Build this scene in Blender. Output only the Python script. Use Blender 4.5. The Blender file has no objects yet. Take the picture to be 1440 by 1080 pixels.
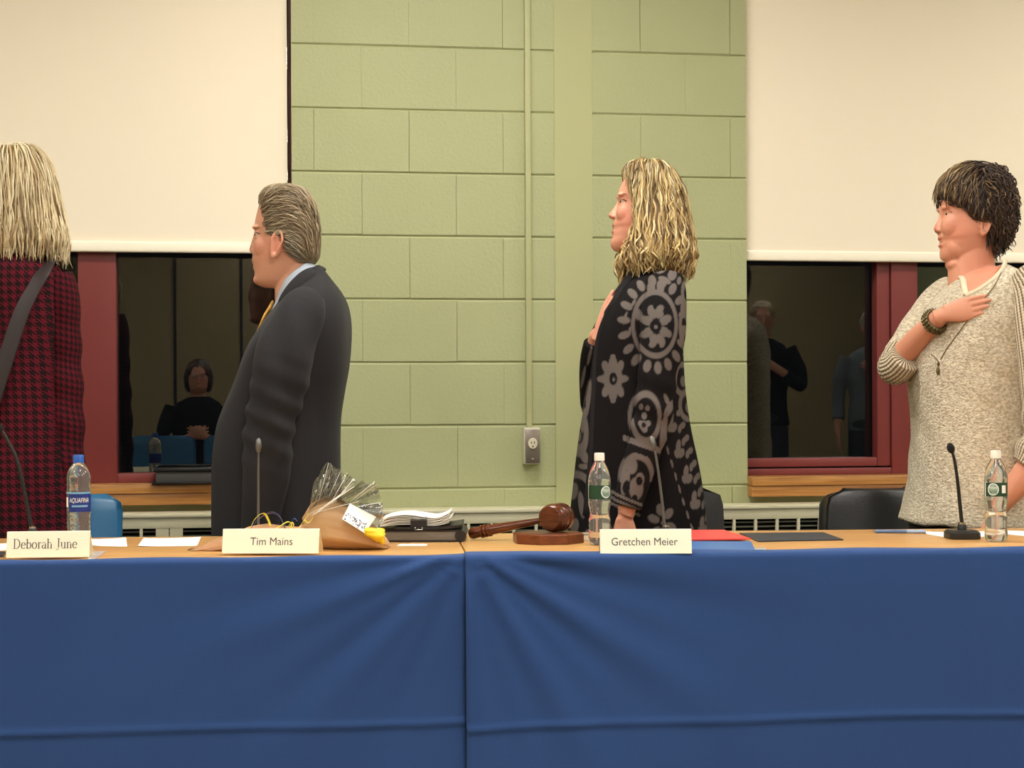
import bpy, bmesh, math, random
import numpy as np
from mathutils import Vector, Matrix
from mathutils.bvhtree import BVHTree

random.seed(7)
RNG = np.random.default_rng(11)
PI = math.pi
SC = bpy.context.scene
COL = SC.collection

# ------------------------------------------------------------------ camera
F = 2400.0                      # focal length in pixels of the 1440 x 1080 frame
TH = math.radians(9.0)          # the camera is turned right of the wall's normal
ROLL = 0.005
HX, HY = 720.0, 572.0           # where the level line of sight meets the frame
CAMZ = 1.05
CT, ST = math.cos(TH), math.sin(TH)
YW = 5.472                      # face of the block wall
TBL = 0.74                      # table height


def un(px, py):
    dx, dy = px - HX, HY - py
    c, s = math.cos(ROLL), math.sin(ROLL)
    return (dx * c + dy * s) / F, (-dx * s + dy * c) / F


def world(cx, d, z):
    return Vector((d * ST + cx * CT, d * CT - cx * ST, z))


def at(px, py, d):
    u, v = un(px, py)
    return world(u * d, d, CAMZ + v * d)


def on_wall(px, py, y=YW):
    u, v = un(px, py)
    d = y / (CT - u * ST)
    return world(u * d, d, CAMZ + v * d)


def on_plane(px, py, z=TBL):
    u, v = un(px, py)
    d = (z - CAMZ) / v
    return world(u * d, d, z), d


cam = bpy.data.cameras.new('camera')
cam.sensor_width = 36.0
cam.lens = 36.0 * F / 1440.0
cam.shift_y = (HY - 540.0) / 1440.0
cam.clip_start = 0.05
camo = bpy.data.objects.new('camera', cam)
COL.objects.link(camo)
r_ = Vector((CT, -ST, 0)); u_ = Vector((0, 0, 1)); b_ = Vector((-ST, -CT, 0))
cr, sr = math.cos(ROLL), math.sin(ROLL)
# content turned counter-clockwise = camera turned clockwise
r2 = r_ * cr - u_ * sr
u2 = r_ * sr + u_ * cr
M = Matrix((r2, u2, b_)).transposed().to_4x4()
M.translation = Vector((0, 0, CAMZ))
camo.matrix_world = M
SC.camera = camo

# ------------------------------------------------------------------ materials
MATS = {}


def srgb(r, g, b):
    def f(c):
        c /= 255.0
        return c / 12.92 if c <= 0.04045 else ((c + 0.055) / 1.055) ** 2.4
    return (f(r), f(g), f(b), 1.0)


def mat(name, rgb, rough=0.6, metal=0.0, spec=0.5, bump=0.0, bscale=60.0, var=0.0, vscale=8.0,
        attr=None, sheen=0.0, sss=0.0, stretch=None, coat=0.0):
    """procedural Principled material; var mixes a darker/lighter shade through noise"""
    if name in MATS:
        return MATS[name]
    m = bpy.data.materials.new(name)
    m.use_nodes = True
    nt = m.node_tree
    N, L = nt.nodes, nt.links
    bs = N['Principled BSDF']
    c = srgb(*rgb) if max(rgb) > 1.0 else (*rgb, 1.0)
    bs.inputs['Base Color'].default_value = c
    bs.inputs['Roughness'].default_value = rough
    bs.inputs['Metallic'].default_value = metal
    bs.inputs['Specular IOR Level'].default_value = spec
    if sheen:
        bs.inputs['Sheen Weight'].default_value = sheen
    if coat:
        bs.inputs['Coat Weight'].default_value = coat
        bs.inputs['Coat Roughness'].default_value = 0.15
    if sss:
        bs.inputs['Subsurface Weight'].default_value = sss
        bs.inputs['Subsurface Radius'].default_value = (0.012, 0.005, 0.003)
        bs.inputs['Subsurface Scale'].default_value = 0.6
    tc = N.new('ShaderNodeTexCoord')
    vec = tc.outputs['Object']
    if stretch:
        mp = N.new('ShaderNodeMapping')
        mp.inputs['Scale'].default_value = stretch
        L.new(vec, mp.inputs['Vector'])
        vec = mp.outputs['Vector']
    src = None
    if attr:
        at_ = N.new('ShaderNodeAttribute')
        at_.attribute_name = attr
        src = at_.outputs['Color']
        L.new(src, bs.inputs['Base Color'])
    if var > 0:
        nz = N.new('ShaderNodeTexNoise')
        nz.inputs['Scale'].default_value = vscale
        nz.inputs['Detail'].default_value = 5.0
        L.new(vec, nz.inputs['Vector'])
        mr = N.new('ShaderNodeMapRange')
        mr.inputs['From Min'].default_value = 0.3
        mr.inputs['From Max'].default_value = 0.7
        mr.inputs['To Min'].default_value = 1.0 - var
        mr.inputs['To Max'].default_value = 1.0 + var
        L.new(nz.outputs['Fac'], mr.inputs['Value'])
        mx = N.new('ShaderNodeVectorMath')
        mx.operation = 'MULTIPLY'
        if src is None:
            mx.inputs[0].default_value = c[:3]
        else:
            L.new(src, mx.inputs[0])
        L.new(mr.outputs['Result'], mx.inputs[1])
        L.new(mx.outputs['Vector'], bs.inputs['Base Color'])
    if bump > 0:
        nb = N.new('ShaderNodeTexNoise')
        nb.inputs['Scale'].default_value = bscale
        nb.inputs['Detail'].default_value = 4.0
        L.new(vec, nb.inputs['Vector'])
        bp = N.new('ShaderNodeBump')
        bp.inputs['Strength'].default_value = bump
        bp.inputs['Distance'].default_value = 0.004
        L.new(nb.outputs['Fac'], bp.inputs['Height'])
        L.new(bp.outputs['Normal'], bs.inputs['Normal'])
    MATS[name] = m
    return m


def math_node(nt, op, a, b=None, c=None):
    n = nt.nodes.new('ShaderNodeMath')
    n.operation = op
    for i, v in enumerate((a, b, c)):
        if v is None:
            continue
        if isinstance(v, (int, float)):
            n.inputs[i].default_value = v
        else:
            nt.links.new(v, n.inputs[i])
    return n.outputs[0]


# ------------------------------------------------------------------ mesh helpers
class MB:
    """collects shapes of ONE part"""
    def __init__(self):
        self.v, self.f, self.mi = [], [], []

    def add(self, v, f, mi=0):
        b = len(self.v)
        self.v.extend([tuple(p) for p in v])
        self.f.extend([tuple(i + b for i in q) for q in f])
        self.mi.extend([mi] * len(f))
        return self

    def box(self, lo, hi, mi=0, bev=0.0):
        if bev > 0:
            bm = bmesh.new()
            bmesh.ops.create_cube(bm, size=1.0)
            for v in bm.verts:
                for i in range(3):
                    v.co[i] = lo[i] if v.co[i] < 0 else hi[i]
            bmesh.ops.bevel(bm, geom=list(bm.edges), offset=bev, segments=2, affect='EDGES', profile=0.6)
            self.bm(bm, mi)
            return self
        x0, y0, z0 = lo
        x1, y1, z1 = hi
        v = [(x0, y0, z0), (x1, y0, z0), (x1, y1, z0), (x0, y1, z0), (x0, y0, z1), (x1, y0, z1), (x1, y1, z1), (x0, y1, z1)]
        f = [(0, 3, 2, 1), (4, 5, 6, 7), (0, 1, 5, 4), (1, 2, 6, 5), (2, 3, 7, 6), (3, 0, 4, 7)]
        return self.add(v, f, mi)

    def bm(self, bm, mi=0):
        bm.verts.index_update()
        self.add([v.co.copy() for v in bm.verts], [[v.index for v in f.verts] for f in bm.faces], mi)
        bm.free()

    def tube(self, pts, r, n=10, mi=0, **k):
        return self.add(*tube(pts, r, n, **k), mi)

    def lathe(self, prof, n=32, mi=0):
        return self.add(*lathe(prof, n), mi)

    def build(self, name, mats, parent=None, smooth=True, loc=None, angle=None):
        me = bpy.data.meshes.new(name)
        me.from_pydata(self.v, [], self.f)
        return link(name, me, mats, parent, smooth, loc, self.mi, angle)


def link(name, me, mats, parent=None, smooth=True, loc=None, mi=None, angle=None):
    if not isinstance(mats, (list, tuple)):
        mats = [mats]
    for m in mats:
        me.materials.append(m)
    if mi and any(mi):
        me.polygons.foreach_set('material_index', mi)
    if smooth:
        me.polygons.foreach_set('use_smooth', [True] * len(me.polygons))
    if angle:
        me.set_sharp_from_angle(angle=math.radians(angle))
    me.update()
    o = bpy.data.objects.new(name, me)
    COL.objects.link(o)
    if parent is not None:
        o.parent = parent
    if loc is not None:
        o.location = loc
    return o


def tube(pts, r, n=10, flat=1.0, ref=None, cap=True):
    """tube along pts; r scalar or per point; flat squeezes along the ref side"""
    P = [Vector(p) for p in pts]
    m = len(P)
    R = [r] * m if isinstance(r, (int, float, tuple)) else list(r)
    T = []
    for i in range(m):
        t = P[min(i + 1, m - 1)] - P[max(i - 1, 0)]
        T.append(t.normalized() if t.length > 1e-9 else Vector((0, 0, 1)))
    a = Vector(ref) if ref is not None else (Vector((0, 0, 1)) if abs(T[0].z) < 0.9 else Vector((1, 0, 0)))
    V, Fc = [], []
    for i in range(m):
        a = a - T[i] * a.dot(T[i])
        if a.length < 1e-6:
            a = T[i].orthogonal()
        a.normalize()
        b = T[i].cross(a)
        rr = R[i]
        ra, rb = (rr if isinstance(rr, (tuple, list)) else (rr * flat, rr))
        for k in range(n):
            w = 2 * PI * k / n
            V.append(P[i] + a * (math.cos(w) * ra) + b * (math.sin(w) * rb))
    for i in range(m - 1):
        for k in range(n):
            k2 = (k + 1) % n
            Fc.append((i * n + k, i * n + k2, (i + 1) * n + k2, (i + 1) * n + k))
    if cap:
        c0 = len(V); V.append(P[0]); c1 = len(V); V.append(P[-1])
        for k in range(n):
            k2 = (k + 1) % n
            Fc.append((c0, k2, k))
            Fc.append((c1, (m - 1) * n + k, (m - 1) * n + k2))
    return V, Fc


def loft(rings, cap=True):
    n = len(rings[0])
    V = [tuple(p) for r in rings for p in r]
    Fc = []
    for i in range(len(rings) - 1):
        for k in range(n):
            k2 = (k + 1) % n
            Fc.append((i * n + k, i * n + k2, (i + 1) * n + k2, (i + 1) * n + k))
    if cap:
        for i, s in ((0, 1), (len(rings) - 1, -1)):
            c = len(V)
            V.append(tuple(np.mean(np.array([tuple(p) for p in rings[i]]), axis=0)))
            for k in range(n):
                k2 = (k + 1) % n
                Fc.append((c, i * n + (k2 if s > 0 else k), i * n + (k if s > 0 else k2)))
    return V, Fc


def lathe(prof, n=32):
    rings = []
    for r, z in prof:
        rings.append([(r * math.cos(2 * PI * k / n), r * math.sin(2 * PI * k / n), z) for k in range(n)])
    return loft(rings)


def ellipsoid(c, r, n=16, m=10, rot=None):
    V, Fc = [], []
    rings = []
    for j in range(1, m):
        p = PI * j / m
        rings.append([Vector((r[0] * math.sin(p) * math.cos(2 * PI * k / n), r[1] * math.sin(p) * math.sin(2 * PI * k / n), r[2] * math.cos(p))) for k in range(n)])
    v, f = loft(rings)
    v[-2] = (0, 0, r[2]); v[-1] = (0, 0, -r[2])
    c = Vector(c)
    out = []
    for p in v:
        p = Vector(p)
        if rot is not None:
            p = rot @ p
        out.append(p + c)
    return out, f


def union(parts, voxel, smooth=4, fac=0.5):
    """one closed skin around all the parts"""
    V, Fc = [], []
    for v, f in parts:
        b = len(V)
        V.extend([tuple(p) for p in v])
        Fc.extend([tuple(i + b for i in q) for q in f])
    me = bpy.data.meshes.new('tmp')
    me.from_pydata(V, [], Fc)
    o = bpy.data.objects.new('tmp', me)
    COL.objects.link(o)
    m = o.modifiers.new('r', 'REMESH')
    m.mode = 'VOXEL'
    m.voxel_size = voxel
    m.use_smooth_shade = True
    if smooth:
        s = o.modifiers.new('s', 'SMOOTH')
        s.factor = fac
        s.iterations = smooth
    dg = bpy.context.evaluated_depsgraph_get()
    out = bpy.data.meshes.new_from_object(o.evaluated_get(dg))
    bpy.data.objects.remove(o)
    bpy.data.meshes.remove(me)
    return out


def verts(me):
    a = np.empty(len(me.vertices) * 3, dtype=np.float32)
    me.vertices.foreach_get('co', a)
    return a.reshape(-1, 3).astype(float)


def set_verts(me, a):
    me.vertices.foreach_set('co', a.astype(np.float32).ravel())
    me.update()


def normals(me):
    a = np.empty(len(me.vertices) * 3, dtype=np.float32)
    me.vertex_normals.foreach_get('vector', a)
    return a.reshape(-1, 3).astype(float)


def set_color(me, rgb, name='Col'):
    """rgb: (n,3) linear"""
    at_ = me.color_attributes.new(name, 'FLOAT_COLOR', 'POINT')
    c = np.ones((len(me.vertices), 4), dtype=np.float32)
    c[:, :3] = rgb
    at_.data.foreach_set('color', c.ravel())


def bvh_of(me):
    return BVHTree.FromPolygons([v.co.copy() for v in me.vertices], [tuple(p.vertices) for p in me.polygons])


def wob(p, scale, seed=0, n=6):
    """smooth pseudo-noise in [-1,1] on an (n,3) array"""
    g = np.random.default_rng(seed)
    out = np.zeros(len(p))
    for i in range(n):
        k = g.normal(size=3)
        k = k / np.linalg.norm(k) * scale * g.uniform(0.6, 1.5)
        out += np.sin(p @ k + g.uniform(0, 6.28))
    return out / n * 1.5


def sstep(a, b, x):
    t = np.clip((x - a) / (b - a + 1e-12), 0, 1)
    return t * t * (3 - 2 * t)


# ------------------------------------------------------------------ tagging
def tag(o, label=None, cat=None, group=None, kind=None):
    if label: o['label'] = label
    if cat: o['category'] = cat
    if group: o['group'] = group
    if kind: o['kind'] = kind
    return o


def empty(name, loc, rz=0.0, label=None, cat=None, group=None, kind=None):
    o = bpy.data.objects.new(name, None)
    o.empty_display_size = 0.05
    COL.objects.link(o)
    o.location = loc
    o.rotation_euler = (0, 0, rz)
    return tag(o, label, cat, group, kind)


def struct(o):
    o['kind'] = 'structure'
    return o


def text_mesh(body, size, extrude=0.0003, italic=0.0, align='CENTER', squeeze=1.0):
    cu = bpy.data.curves.new('txt', 'FONT')
    cu.body = body
    cu.size = size
    cu.extrude = extrude
    cu.shear = italic
    cu.align_x = align
    cu.resolution_u = 4
    o = bpy.data.objects.new('txt', cu)
    COL.objects.link(o)
    dg = bpy.context.evaluated_depsgraph_get()
    me = bpy.data.meshes.new_from_object(o.evaluated_get(dg))
    bpy.data.objects.remove(o)
    a = verts(me)
    a[:, 0] *= squeeze
    set_verts(me, a)
    return me
# ================================================================== the room
def wood_mat(name, c1, c2, scale, stretch, rough=0.45):
    m = bpy.data.materials.new(name); m.use_nodes = True
    nt = m.node_tree; N, L = nt.nodes, nt.links
    bs = N['Principled BSDF']; bs.inputs['Roughness'].default_value = rough
    tc = N.new('ShaderNodeTexCoord'); mp = N.new('ShaderNodeMapping'); mp.inputs['Scale'].default_value = stretch
    L.new(tc.outputs['Object'], mp.inputs['Vector'])
    nz = N.new('ShaderNodeTexNoise'); nz.inputs['Scale'].default_value = scale; nz.inputs['Detail'].default_value = 6
    nz.inputs['Distortion'].default_value = 0.6
    L.new(mp.outputs['Vector'], nz.inputs['Vector'])
    cr = N.new('ShaderNodeValToRGB'); cr.color_ramp.elements[0].color = srgb(*c1); cr.color_ramp.elements[1].color = srgb(*c2)
    cr.color_ramp.elements[0].position = 0.32; cr.color_ramp.elements[1].position = 0.68
    L.new(nz.outputs['Fac'], cr.inputs['Fac']); L.new(cr.outputs['Color'], bs.inputs['Base Color'])
    return m


M_block = mat('green painted block', (167, 170, 128), rough=0.55, spec=0.35, bump=0.35, bscale=95, var=0.025, vscale=3)
M_smooth = mat('green painted steel', (172, 173, 128), rough=0.5, spec=0.35, var=0.015, vscale=2)
M_tanwall = mat('tan painted wall', (150, 132, 98), rough=0.8, var=0.02, vscale=1.5)
M_ceil = mat('white ceiling tile', (225, 220, 208), rough=0.9, bump=0.2, bscale=80)
M_floor = mat('vinyl floor tile', (120, 108, 92), rough=0.5, var=0.08, vscale=6)
M_burg = mat('burgundy painted metal', (122, 52, 50), rough=0.42, var=0.03, vscale=5)
M_shade = mat('cream shade fabric', (241, 229, 206), rough=0.85, bump=0.05, bscale=500)
M_hem = mat('cream shade hem bar', (250, 241, 219), rough=0.6)
M_sill = wood_mat('oak window sill', (150, 96, 48), (196, 140, 78), 7.0, (0.6, 14, 14), 0.35)
M_rad = mat('beige enamel', (196, 190, 160), rough=0.45, var=0.02, vscale=4)
M_radtop = mat('pale enamel for bars and lit edge', (212, 206, 176), rough=0.35)  # paler tone paints the light caught by the top edge; grille bars share it
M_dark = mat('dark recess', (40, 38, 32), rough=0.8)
M_slat = mat('grey grille slat', (105, 104, 88), rough=0.5)
M_black = mat('black gap', (14, 12, 11), rough=0.7)
M_steel = mat('brushed steel plate', (150, 140, 128), rough=0.35, metal=0.75, var=0.05, vscale=40)
M_ivory = mat('ivory plastic', (214, 204, 178), rough=0.45)

# glass: night outside, so it mirrors the room faintly
def glass_mat():
    m = bpy.data.materials.new('night window glass'); m.use_nodes = True
    nt = m.node_tree; N, L = nt.nodes, nt.links
    N.remove(N['Principled BSDF'])
    tr = N.new('ShaderNodeBsdfTransparent'); tr.inputs['Color'].default_value = (0.8, 0.85, 0.82, 1)
    gl = N.new('ShaderNodeBsdfGlossy'); gl.inputs['Roughness'].default_value = 0.0
    fr = N.new('ShaderNodeFresnel'); fr.inputs['IOR'].default_value = 1.72
    mx = N.new('ShaderNodeMixShader')
    L.new(fr.outputs[0], mx.inputs[0]); L.new(tr.outputs[0], mx.inputs[1]); L.new(gl.outputs[0], mx.inputs[2])
    L.new(mx.outputs[0], N['Material Output'].inputs['Surface'])
    return m
M_glass = glass_mat()

W1R = on_wall(411, 400).x          # right edge of the left opening
W2L = on_wall(1050.5, 500).x       # left edge of the right opening
X0, X1, YB, ZC = -4.6, 5.6, -3.4, 2.95
SILL = 0.815
W1L, W2R = -2.9, 4.2
ZTOP = 2.62
PZ = 0.787

wall = MB()
st0, st1 = on_wall(780, 300).x, on_wall(833, 300).x


def blocks(xa, xb, za, zb, joint):
    """courses of painted block, struck joints between them"""
    k0 = math.floor((za - PZ) / 0.2032)
    z = PZ + k0 * 0.2032
    row = k0
    while z < zb - 1e-4:
        lo, hi = max(z, za), min(z + 0.2032, zb)
        off = joint + (0.1525 if row % 2 else 0.0)
        xs = [xa]
        n0 = math.ceil((xa + 0.02 - off) / 0.305)
        x = off + n0 * 0.305
        while x < xb - 0.02:
            xs.append(x); x += 0.305
        xs.append(xb)
        for a, b in zip(xs[:-1], xs[1:]):
            hz = 0.0056 + random.uniform(-0.0010, 0.0010)
            hx = random.choice((0.0002, 0.0004, 0.0010))
            rc = 0.0055
            y0 = YW + random.uniform(-0.0004, 0.0006)
            o = [(a, YW + rc, lo), (b, YW + rc, lo), (b, YW + rc, hi), (a, YW + rc, hi)]
            la = hx if a > xa + 1e-6 else 0.0
            lb = hx if b < xb - 1e-6 else 0.0
            i = [(a + la, y0, lo + hz), (b - lb, y0, lo + hz), (b - lb, y0, hi - hz), (a + la, y0, hi - hz)]
            wall.add(o + i, [(4, 5, 6, 7), (0, 1, 5, 4), (1, 2, 6, 5), (2, 3, 7, 6), (3, 0, 4, 7)])
        z += 0.2032
        row += 1


jl = on_wall(708, 380).x
jr = on_wall(1028, 380).x
# row parity: joints near px 708 belong to the course whose foot lies at px row 425
kk = round((on_wall(708, 424).z - PZ) / 0.2032)
off_l = jl if kk % 2 == 0 else jl - 0.1525
off_r = jr if kk % 2 == 0 else jr - 0.1525
blocks(W1R, st0, 0.0, ZC, off_l)
blocks(st0, st1, 0.0, ZC, st0 + 5)
blocks(st1, W2L, 0.0, ZC, off_r)
WB = YW + 0.30
wall.box((W1R, YW + 0.0056, 0), (W2L, WB, ZC))
wall.box((X0, YW, 0), (W1L, WB, ZC))
wall.box((W2R, YW, 0), (X1, WB, ZC))
for a, b in ((W1L, W1R), (W2L, W2R)):
    wall.box((a, YW, 0), (b, WB, SILL - 0.067))
    wall.box((a, YW, ZTOP), (b, WB, ZC))
w = struct(wall.build('wall_back', M_block, smooth=False))

m = MB(); m.box((st0, YW - 0.003, 0), (st1, YW + 0.004, ZC))
struct(m.build('trim_1', M_smooth, smooth=False))
m = MB(); m.box((X0, YB - 0.2, 0), (X1, YB, ZC)); struct(m.build('wall_front', M_tanwall, smooth=False))
m = MB(); m.box((X0 - 0.2, YB - 0.2, 0), (X0, WB, ZC)); struct(m.build('wall_left', M_block, smooth=False))
m = MB(); m.box((X1, YB - 0.2, 0), (X1 + 0.2, WB, ZC)); struct(m.build('wall_right', M_block, smooth=False))
m = MB(); m.box((X0 - 0.2, YB - 0.2, -0.1), (X1 + 0.2, WB, 0)); struct(m.build('floor', M_floor, smooth=False))
m = MB(); m.box((X0 - 0.2, YB - 0.2, ZC), (X1 + 0.2, WB, ZC + 0.1)); struct(m.build('ceiling', M_ceil, smooth=False))
# dark seams between the panels of the far wall, seen mirrored in the left window
for i, xx in enumerate((-0.55, 0.0, 2.2)):
    m = MB(); m.box((xx - 0.012, YB, 0), (xx + 0.012, YB + 0.012, ZC)); struct(m.build('trim_%d' % (i + 2), M_dark, smooth=False))

# ---- windows
YG = YW + 0.125


def window(name, xa, xb, mulls, zglass, sash):
    root = empty(name, ((xa + xb) / 2, YW, SILL), kind='structure')
    ox, oz = (xa + xb) / 2, SILL
    fr = MB()

    def bar(x0, x1, z0, z1, y0, y1):
        fr.box((x0 - ox, y0 - YW, z0 - oz), (x1 - ox, y1 - YW, z1 - oz), bev=0.003)
    bar(xa, xb, SILL, zglass - (0.035 if sash else 0), YW + 0.066, YW + 0.14)
    bar(xa, xb, ZTOP - 0.05, ZTOP, YW + 0.075, YW + 0.14)
    bar(xa, xa + 0.008, SILL, ZTOP, YW + 0.075, YW + 0.14)
    bar(xb - 0.008, xb, SILL, ZTOP, YW + 0.075, YW + 0.14)
    for a, b in mulls:
        bar(a, b, SILL, ZTOP, YW + 0.060, YW + 0.14)
    fr.build('frame', M_burg, root, smooth=True, angle=30)
    cuts = [xa] + [c for mm in mulls for c in mm] + [xb]
    for a, b in zip(cuts[0::2], cuts[1::2]):
        if b - a < 0.05:
            continue
        g = MB(); g.box((a - ox, YG - YW, zglass - oz - 0.02), (b - ox, YG - YW + 0.006, ZTOP - oz - 0.03))
        g.build('glass_pane', M_glass, root, smooth=False)
    for a, b in sash:
        s = MB()
        z0 = zglass - 0.03
        for x0, x1, zz0, zz1 in ((a + 0.0125, b - 0.0475, z0, zglass), (a, a + 0.012, z0, ZTOP - 0.05), (b - 0.047, b, z0, ZTOP - 0.05)):
            s.box((x0 - ox, 0.068, zz0 - oz), (x1 - ox, 0.118, zz1 - oz), bev=0.004)
        mid = (a + b) / 2
        s.box((mid - 0.06, 0.062, z0 - 0.012 - oz), (mid + 0.06, 0.075, z0 + 0.006 - oz), bev=0.003)
        s.build('sash', M_burg, root, smooth=True, angle=30)
    return root


def xg(px, py=500, dy=0.065):
    return on_wall(px, py, YW + dy).x


zg1 = on_wall(250, 664, YG).z
window('window_1', W1L, W1R, [(xg(110), xg(164)), (xg(110) - 1.10, xg(164) - 1.10)], zg1, [])
zg2 = on_wall(1150, 643, YG).z
window('window_2', W2L, W2R, [(xg(1253), xg(1290)), (xg(1290) + 1.0, xg(1290) + 1.08)], zg2, [(W2L + 0.006, xg(1253) - 0.002)])

# ---- sills
for i, (a, b) in enumerate(((W1L, W1R), (W2L, W2R))):
    m = MB()
    m.box((a, YW - 0.052, SILL - 0.030), (b, YW + 0.068, SILL), bev=0.005)
    m.box((a, YW - 0.044, SILL - 0.066), (b, YW + 0.060, SILL - 0.031), bev=0.003)
    o = struct(m.build('trim_%d' % (5 + i), M_sill, smooth=True, angle=30))

# ---- roller shades
def shade(xa, xb, zb, label):
    r = empty('roller_shade', ((xa + xb) / 2, YW + 0.035, zb), 0, label, 'window shade', 'roller shades over the windows')
    h = (xb - xa) / 2
    m = MB()
    # sheet with a very slight belly
    nx, nz = 30, 12
    V, Q = [], []
    for s in (0, 1):
        for j in range(nz + 1):
            for i in range(nx + 1):
                x = -h + 2 * h * i / nx
                z = 0.034 + (ZTOP - 0.06 - zb - 0.034) * j / nz
                V.append((x, 0.003 * math.sin(x * 2.1) * (1 - j / nz) + 0.0012 * s, z))
    n = (nx + 1) * (nz + 1)
    for j in range(nz):
        for i in range(nx):
            a = j * (nx + 1) + i
            Q.append((a, a + 1, a + nx + 2, a + nx + 1))
            Q.append((n + a, n + a + nx + 1, n + a + nx + 2, n + a + 1))
    for i in range(nx):
        Q.append((i, n + i, n + i + 1, i + 1))
    m.add(V, Q)
    m.build('fabric', M_shade, r, angle=40)
    m = MB(); m.box((-h, -0.008, 0.0), (h, 0.008, 0.035), bev=0.006); m.build('hem_bar', M_hem, r)
    m = MB(); m.tube([(-h, 0.012, ZTOP - zb - 0.040), (h, 0.012, ZTOP - zb - 0.040)], 0.026, 20); m.build('roller_tube', M_hem, r, angle=40)
    return r


z1 = on_wall(300, 356, YW + 0.035).z
z2 = on_wall(1150, 367.5, YW + 0.03).z
shade(W1L + 0.05, on_wall(404, 200, YW + 0.035).x, z1, 'cream roller shade pulled halfway down over the left window, above the grey-haired man')
shade(W2L + 0.006, W2R - 0.05, z2, 'cream roller shade pulled halfway down over the right window, behind the short-haired woman')

# ---- radiator cover under the windows
rd = empty('radiator_cover', (1.0, YW, 0), 0, 'long beige metal radiator cover with slotted grille along the green block wall', 'radiator')
RX0, RX1 = -3.6, 4.4
RY, RZ = -0.135, 0.728
m = MB()
m.box((RX0, RY, RZ - 0.030), (RX1, -0.002, RZ - 0.012), bev=0.003)
m.box((RX0, RY, 0.03), (RX1, RY + 0.010, 0.45), bev=0.002)
m.box((RX0, RY + 0.004, 0.0), (RX0 + 0.02, -0.002, RZ - 0.02)); m.box((RX1 - 0.02, RY + 0.004, 0.0), (RX1, -0.002, RZ - 0.02))
# solid panels between the runs of slots, with seams
sol = []
for a, b in ((219, 257),):
    sol.append((on_wall(a, 740, YW + RY).x - 1.0, on_wall(b, 740, YW + RY).x - 1.0))
sol.append((2.9, 3.0)); sol.append((-2.6, -2.5))
for a, b in sol:
    mid = (a + b) / 2
    m.box((a, RY + 0.001, 0.44), (mid - 0.0015, RY + 0.010, RZ - 0.030))
    m.box((mid + 0.0015, RY + 0.001, 0.44), (b, RY + 0.010, RZ - 0.030))
m.box((RX0, RY, RZ - 0.046), (RX1, RY + 0.010, RZ - 0.026), bev=0.001)
m.build('casing', M_rad, rd, smooth=True, angle=30)
m = MB(); m.box((RX0, RY - 0.006, RZ - 0.013), (RX1, -0.002, RZ), bev=0.005); m.build('top_edge', M_radtop, rd, smooth=True, angle=30)
m = MB()
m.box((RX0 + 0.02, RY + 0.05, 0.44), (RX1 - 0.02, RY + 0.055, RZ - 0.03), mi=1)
z = 0.452
while z < RZ - 0.05:
    m.box((RX0 + 0.02, RY + 0.012, z), (RX1 - 0.02, RY + 0.032, z + 0.0042), mi=2)
    z += 0.0145
bx = on_wall(659, 740, YW + RY).x - 1.0
pitch = 0.0722
k = math.floor((RX0 - bx) / pitch) + 1
while bx + k * pitch < RX1 - 0.03:
    xx = bx + k * pitch
    if not any(a - 0.02 < xx < b + 0.02 for a, b in sol):
        m.box((xx - 0.0045, RY + 0.0005, 0.44), (xx + 0.0045, RY + 0.012, RZ - 0.03), mi=0)
    k += 1
m.build('grille', [M_radtop, M_dark, M_slat], rd, smooth=False)

# ---- electrical box and its raceway
c = on_wall(749, 627)
bx0, bx1 = on_wall(737.5, 627, YW - 0.045).x, on_wall(760.5, 627, YW - 0.045).x
bz0, bz1 = on_wall(749, 653, YW - 0.045).z, on_wall(749, 601, YW - 0.045).z
r = empty('outlet_box', ((bx0 + bx1) / 2, YW, (bz0 + bz1) / 2), 0, 'small grey metal outlet box with a round socket on the green wall', 'outlet')
hx, hz = (bx1 - bx0) / 2, (bz1 - bz0) / 2
m = MB(); m.box((-hx, -0.040, -hz), (hx, 0.0055, hz), bev=0.004); m.build('box', mat('pale painted box', (205, 200, 178), rough=0.45), r, angle=30)
m = MB(); m.box((-hx + 0.003, -0.0445, -hz + 0.004), (hx - 0.002, -0.039, hz - 0.007), bev=0.002); m.build('cover_plate', M_steel, r, angle=30)
m = MB()
prof = [(0.0001, 0.0), (0.0145, 0.0), (0.0155, 0.0015), (0.0155, 0.006), (0.0001, 0.006)]
v, f = lathe(prof, 28)
m.add([(p[0], -0.0445 - 0.005 + p[2], p[1] * 1.15 + 0.008) for p in v], f)
for sx in (-0.005, 0.005):
    m.box((sx - 0.0012, -0.0502, 0.006), (sx + 0.0012, -0.0486, 0.015), mi=1)
m.box((-0.0022, -0.0502, -0.004), (0.0022, -0.0486, 0.001), mi=1)
m.build('socket', [M_ivory, M_dark], r, angle=40)
m = MB()
v, f = lathe([(0.0001, 0), (0.004, 0), (0.0035, 0.0015), (0.0001, 0.0018)], 14)
m.add([(p[0], -0.0445 - p[2], p[1] - hz + 0.016) for p in v], f)
m.build('screw', M_steel, r)
cx0, cx1 = on_wall(739, 300, YW - 0.015).x, on_wall(747, 300, YW - 0.015).x
m = MB(); m.box((cx0, YW - 0.016, bz1 + 0.001), (cx1, YW - 0.0008, ZC - 0.002), bev=0.002)
tag(m.build('wall_raceway', M_smooth, angle=30), 'thin green painted wiring channel running up the wall from the outlet box', 'conduit')

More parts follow.
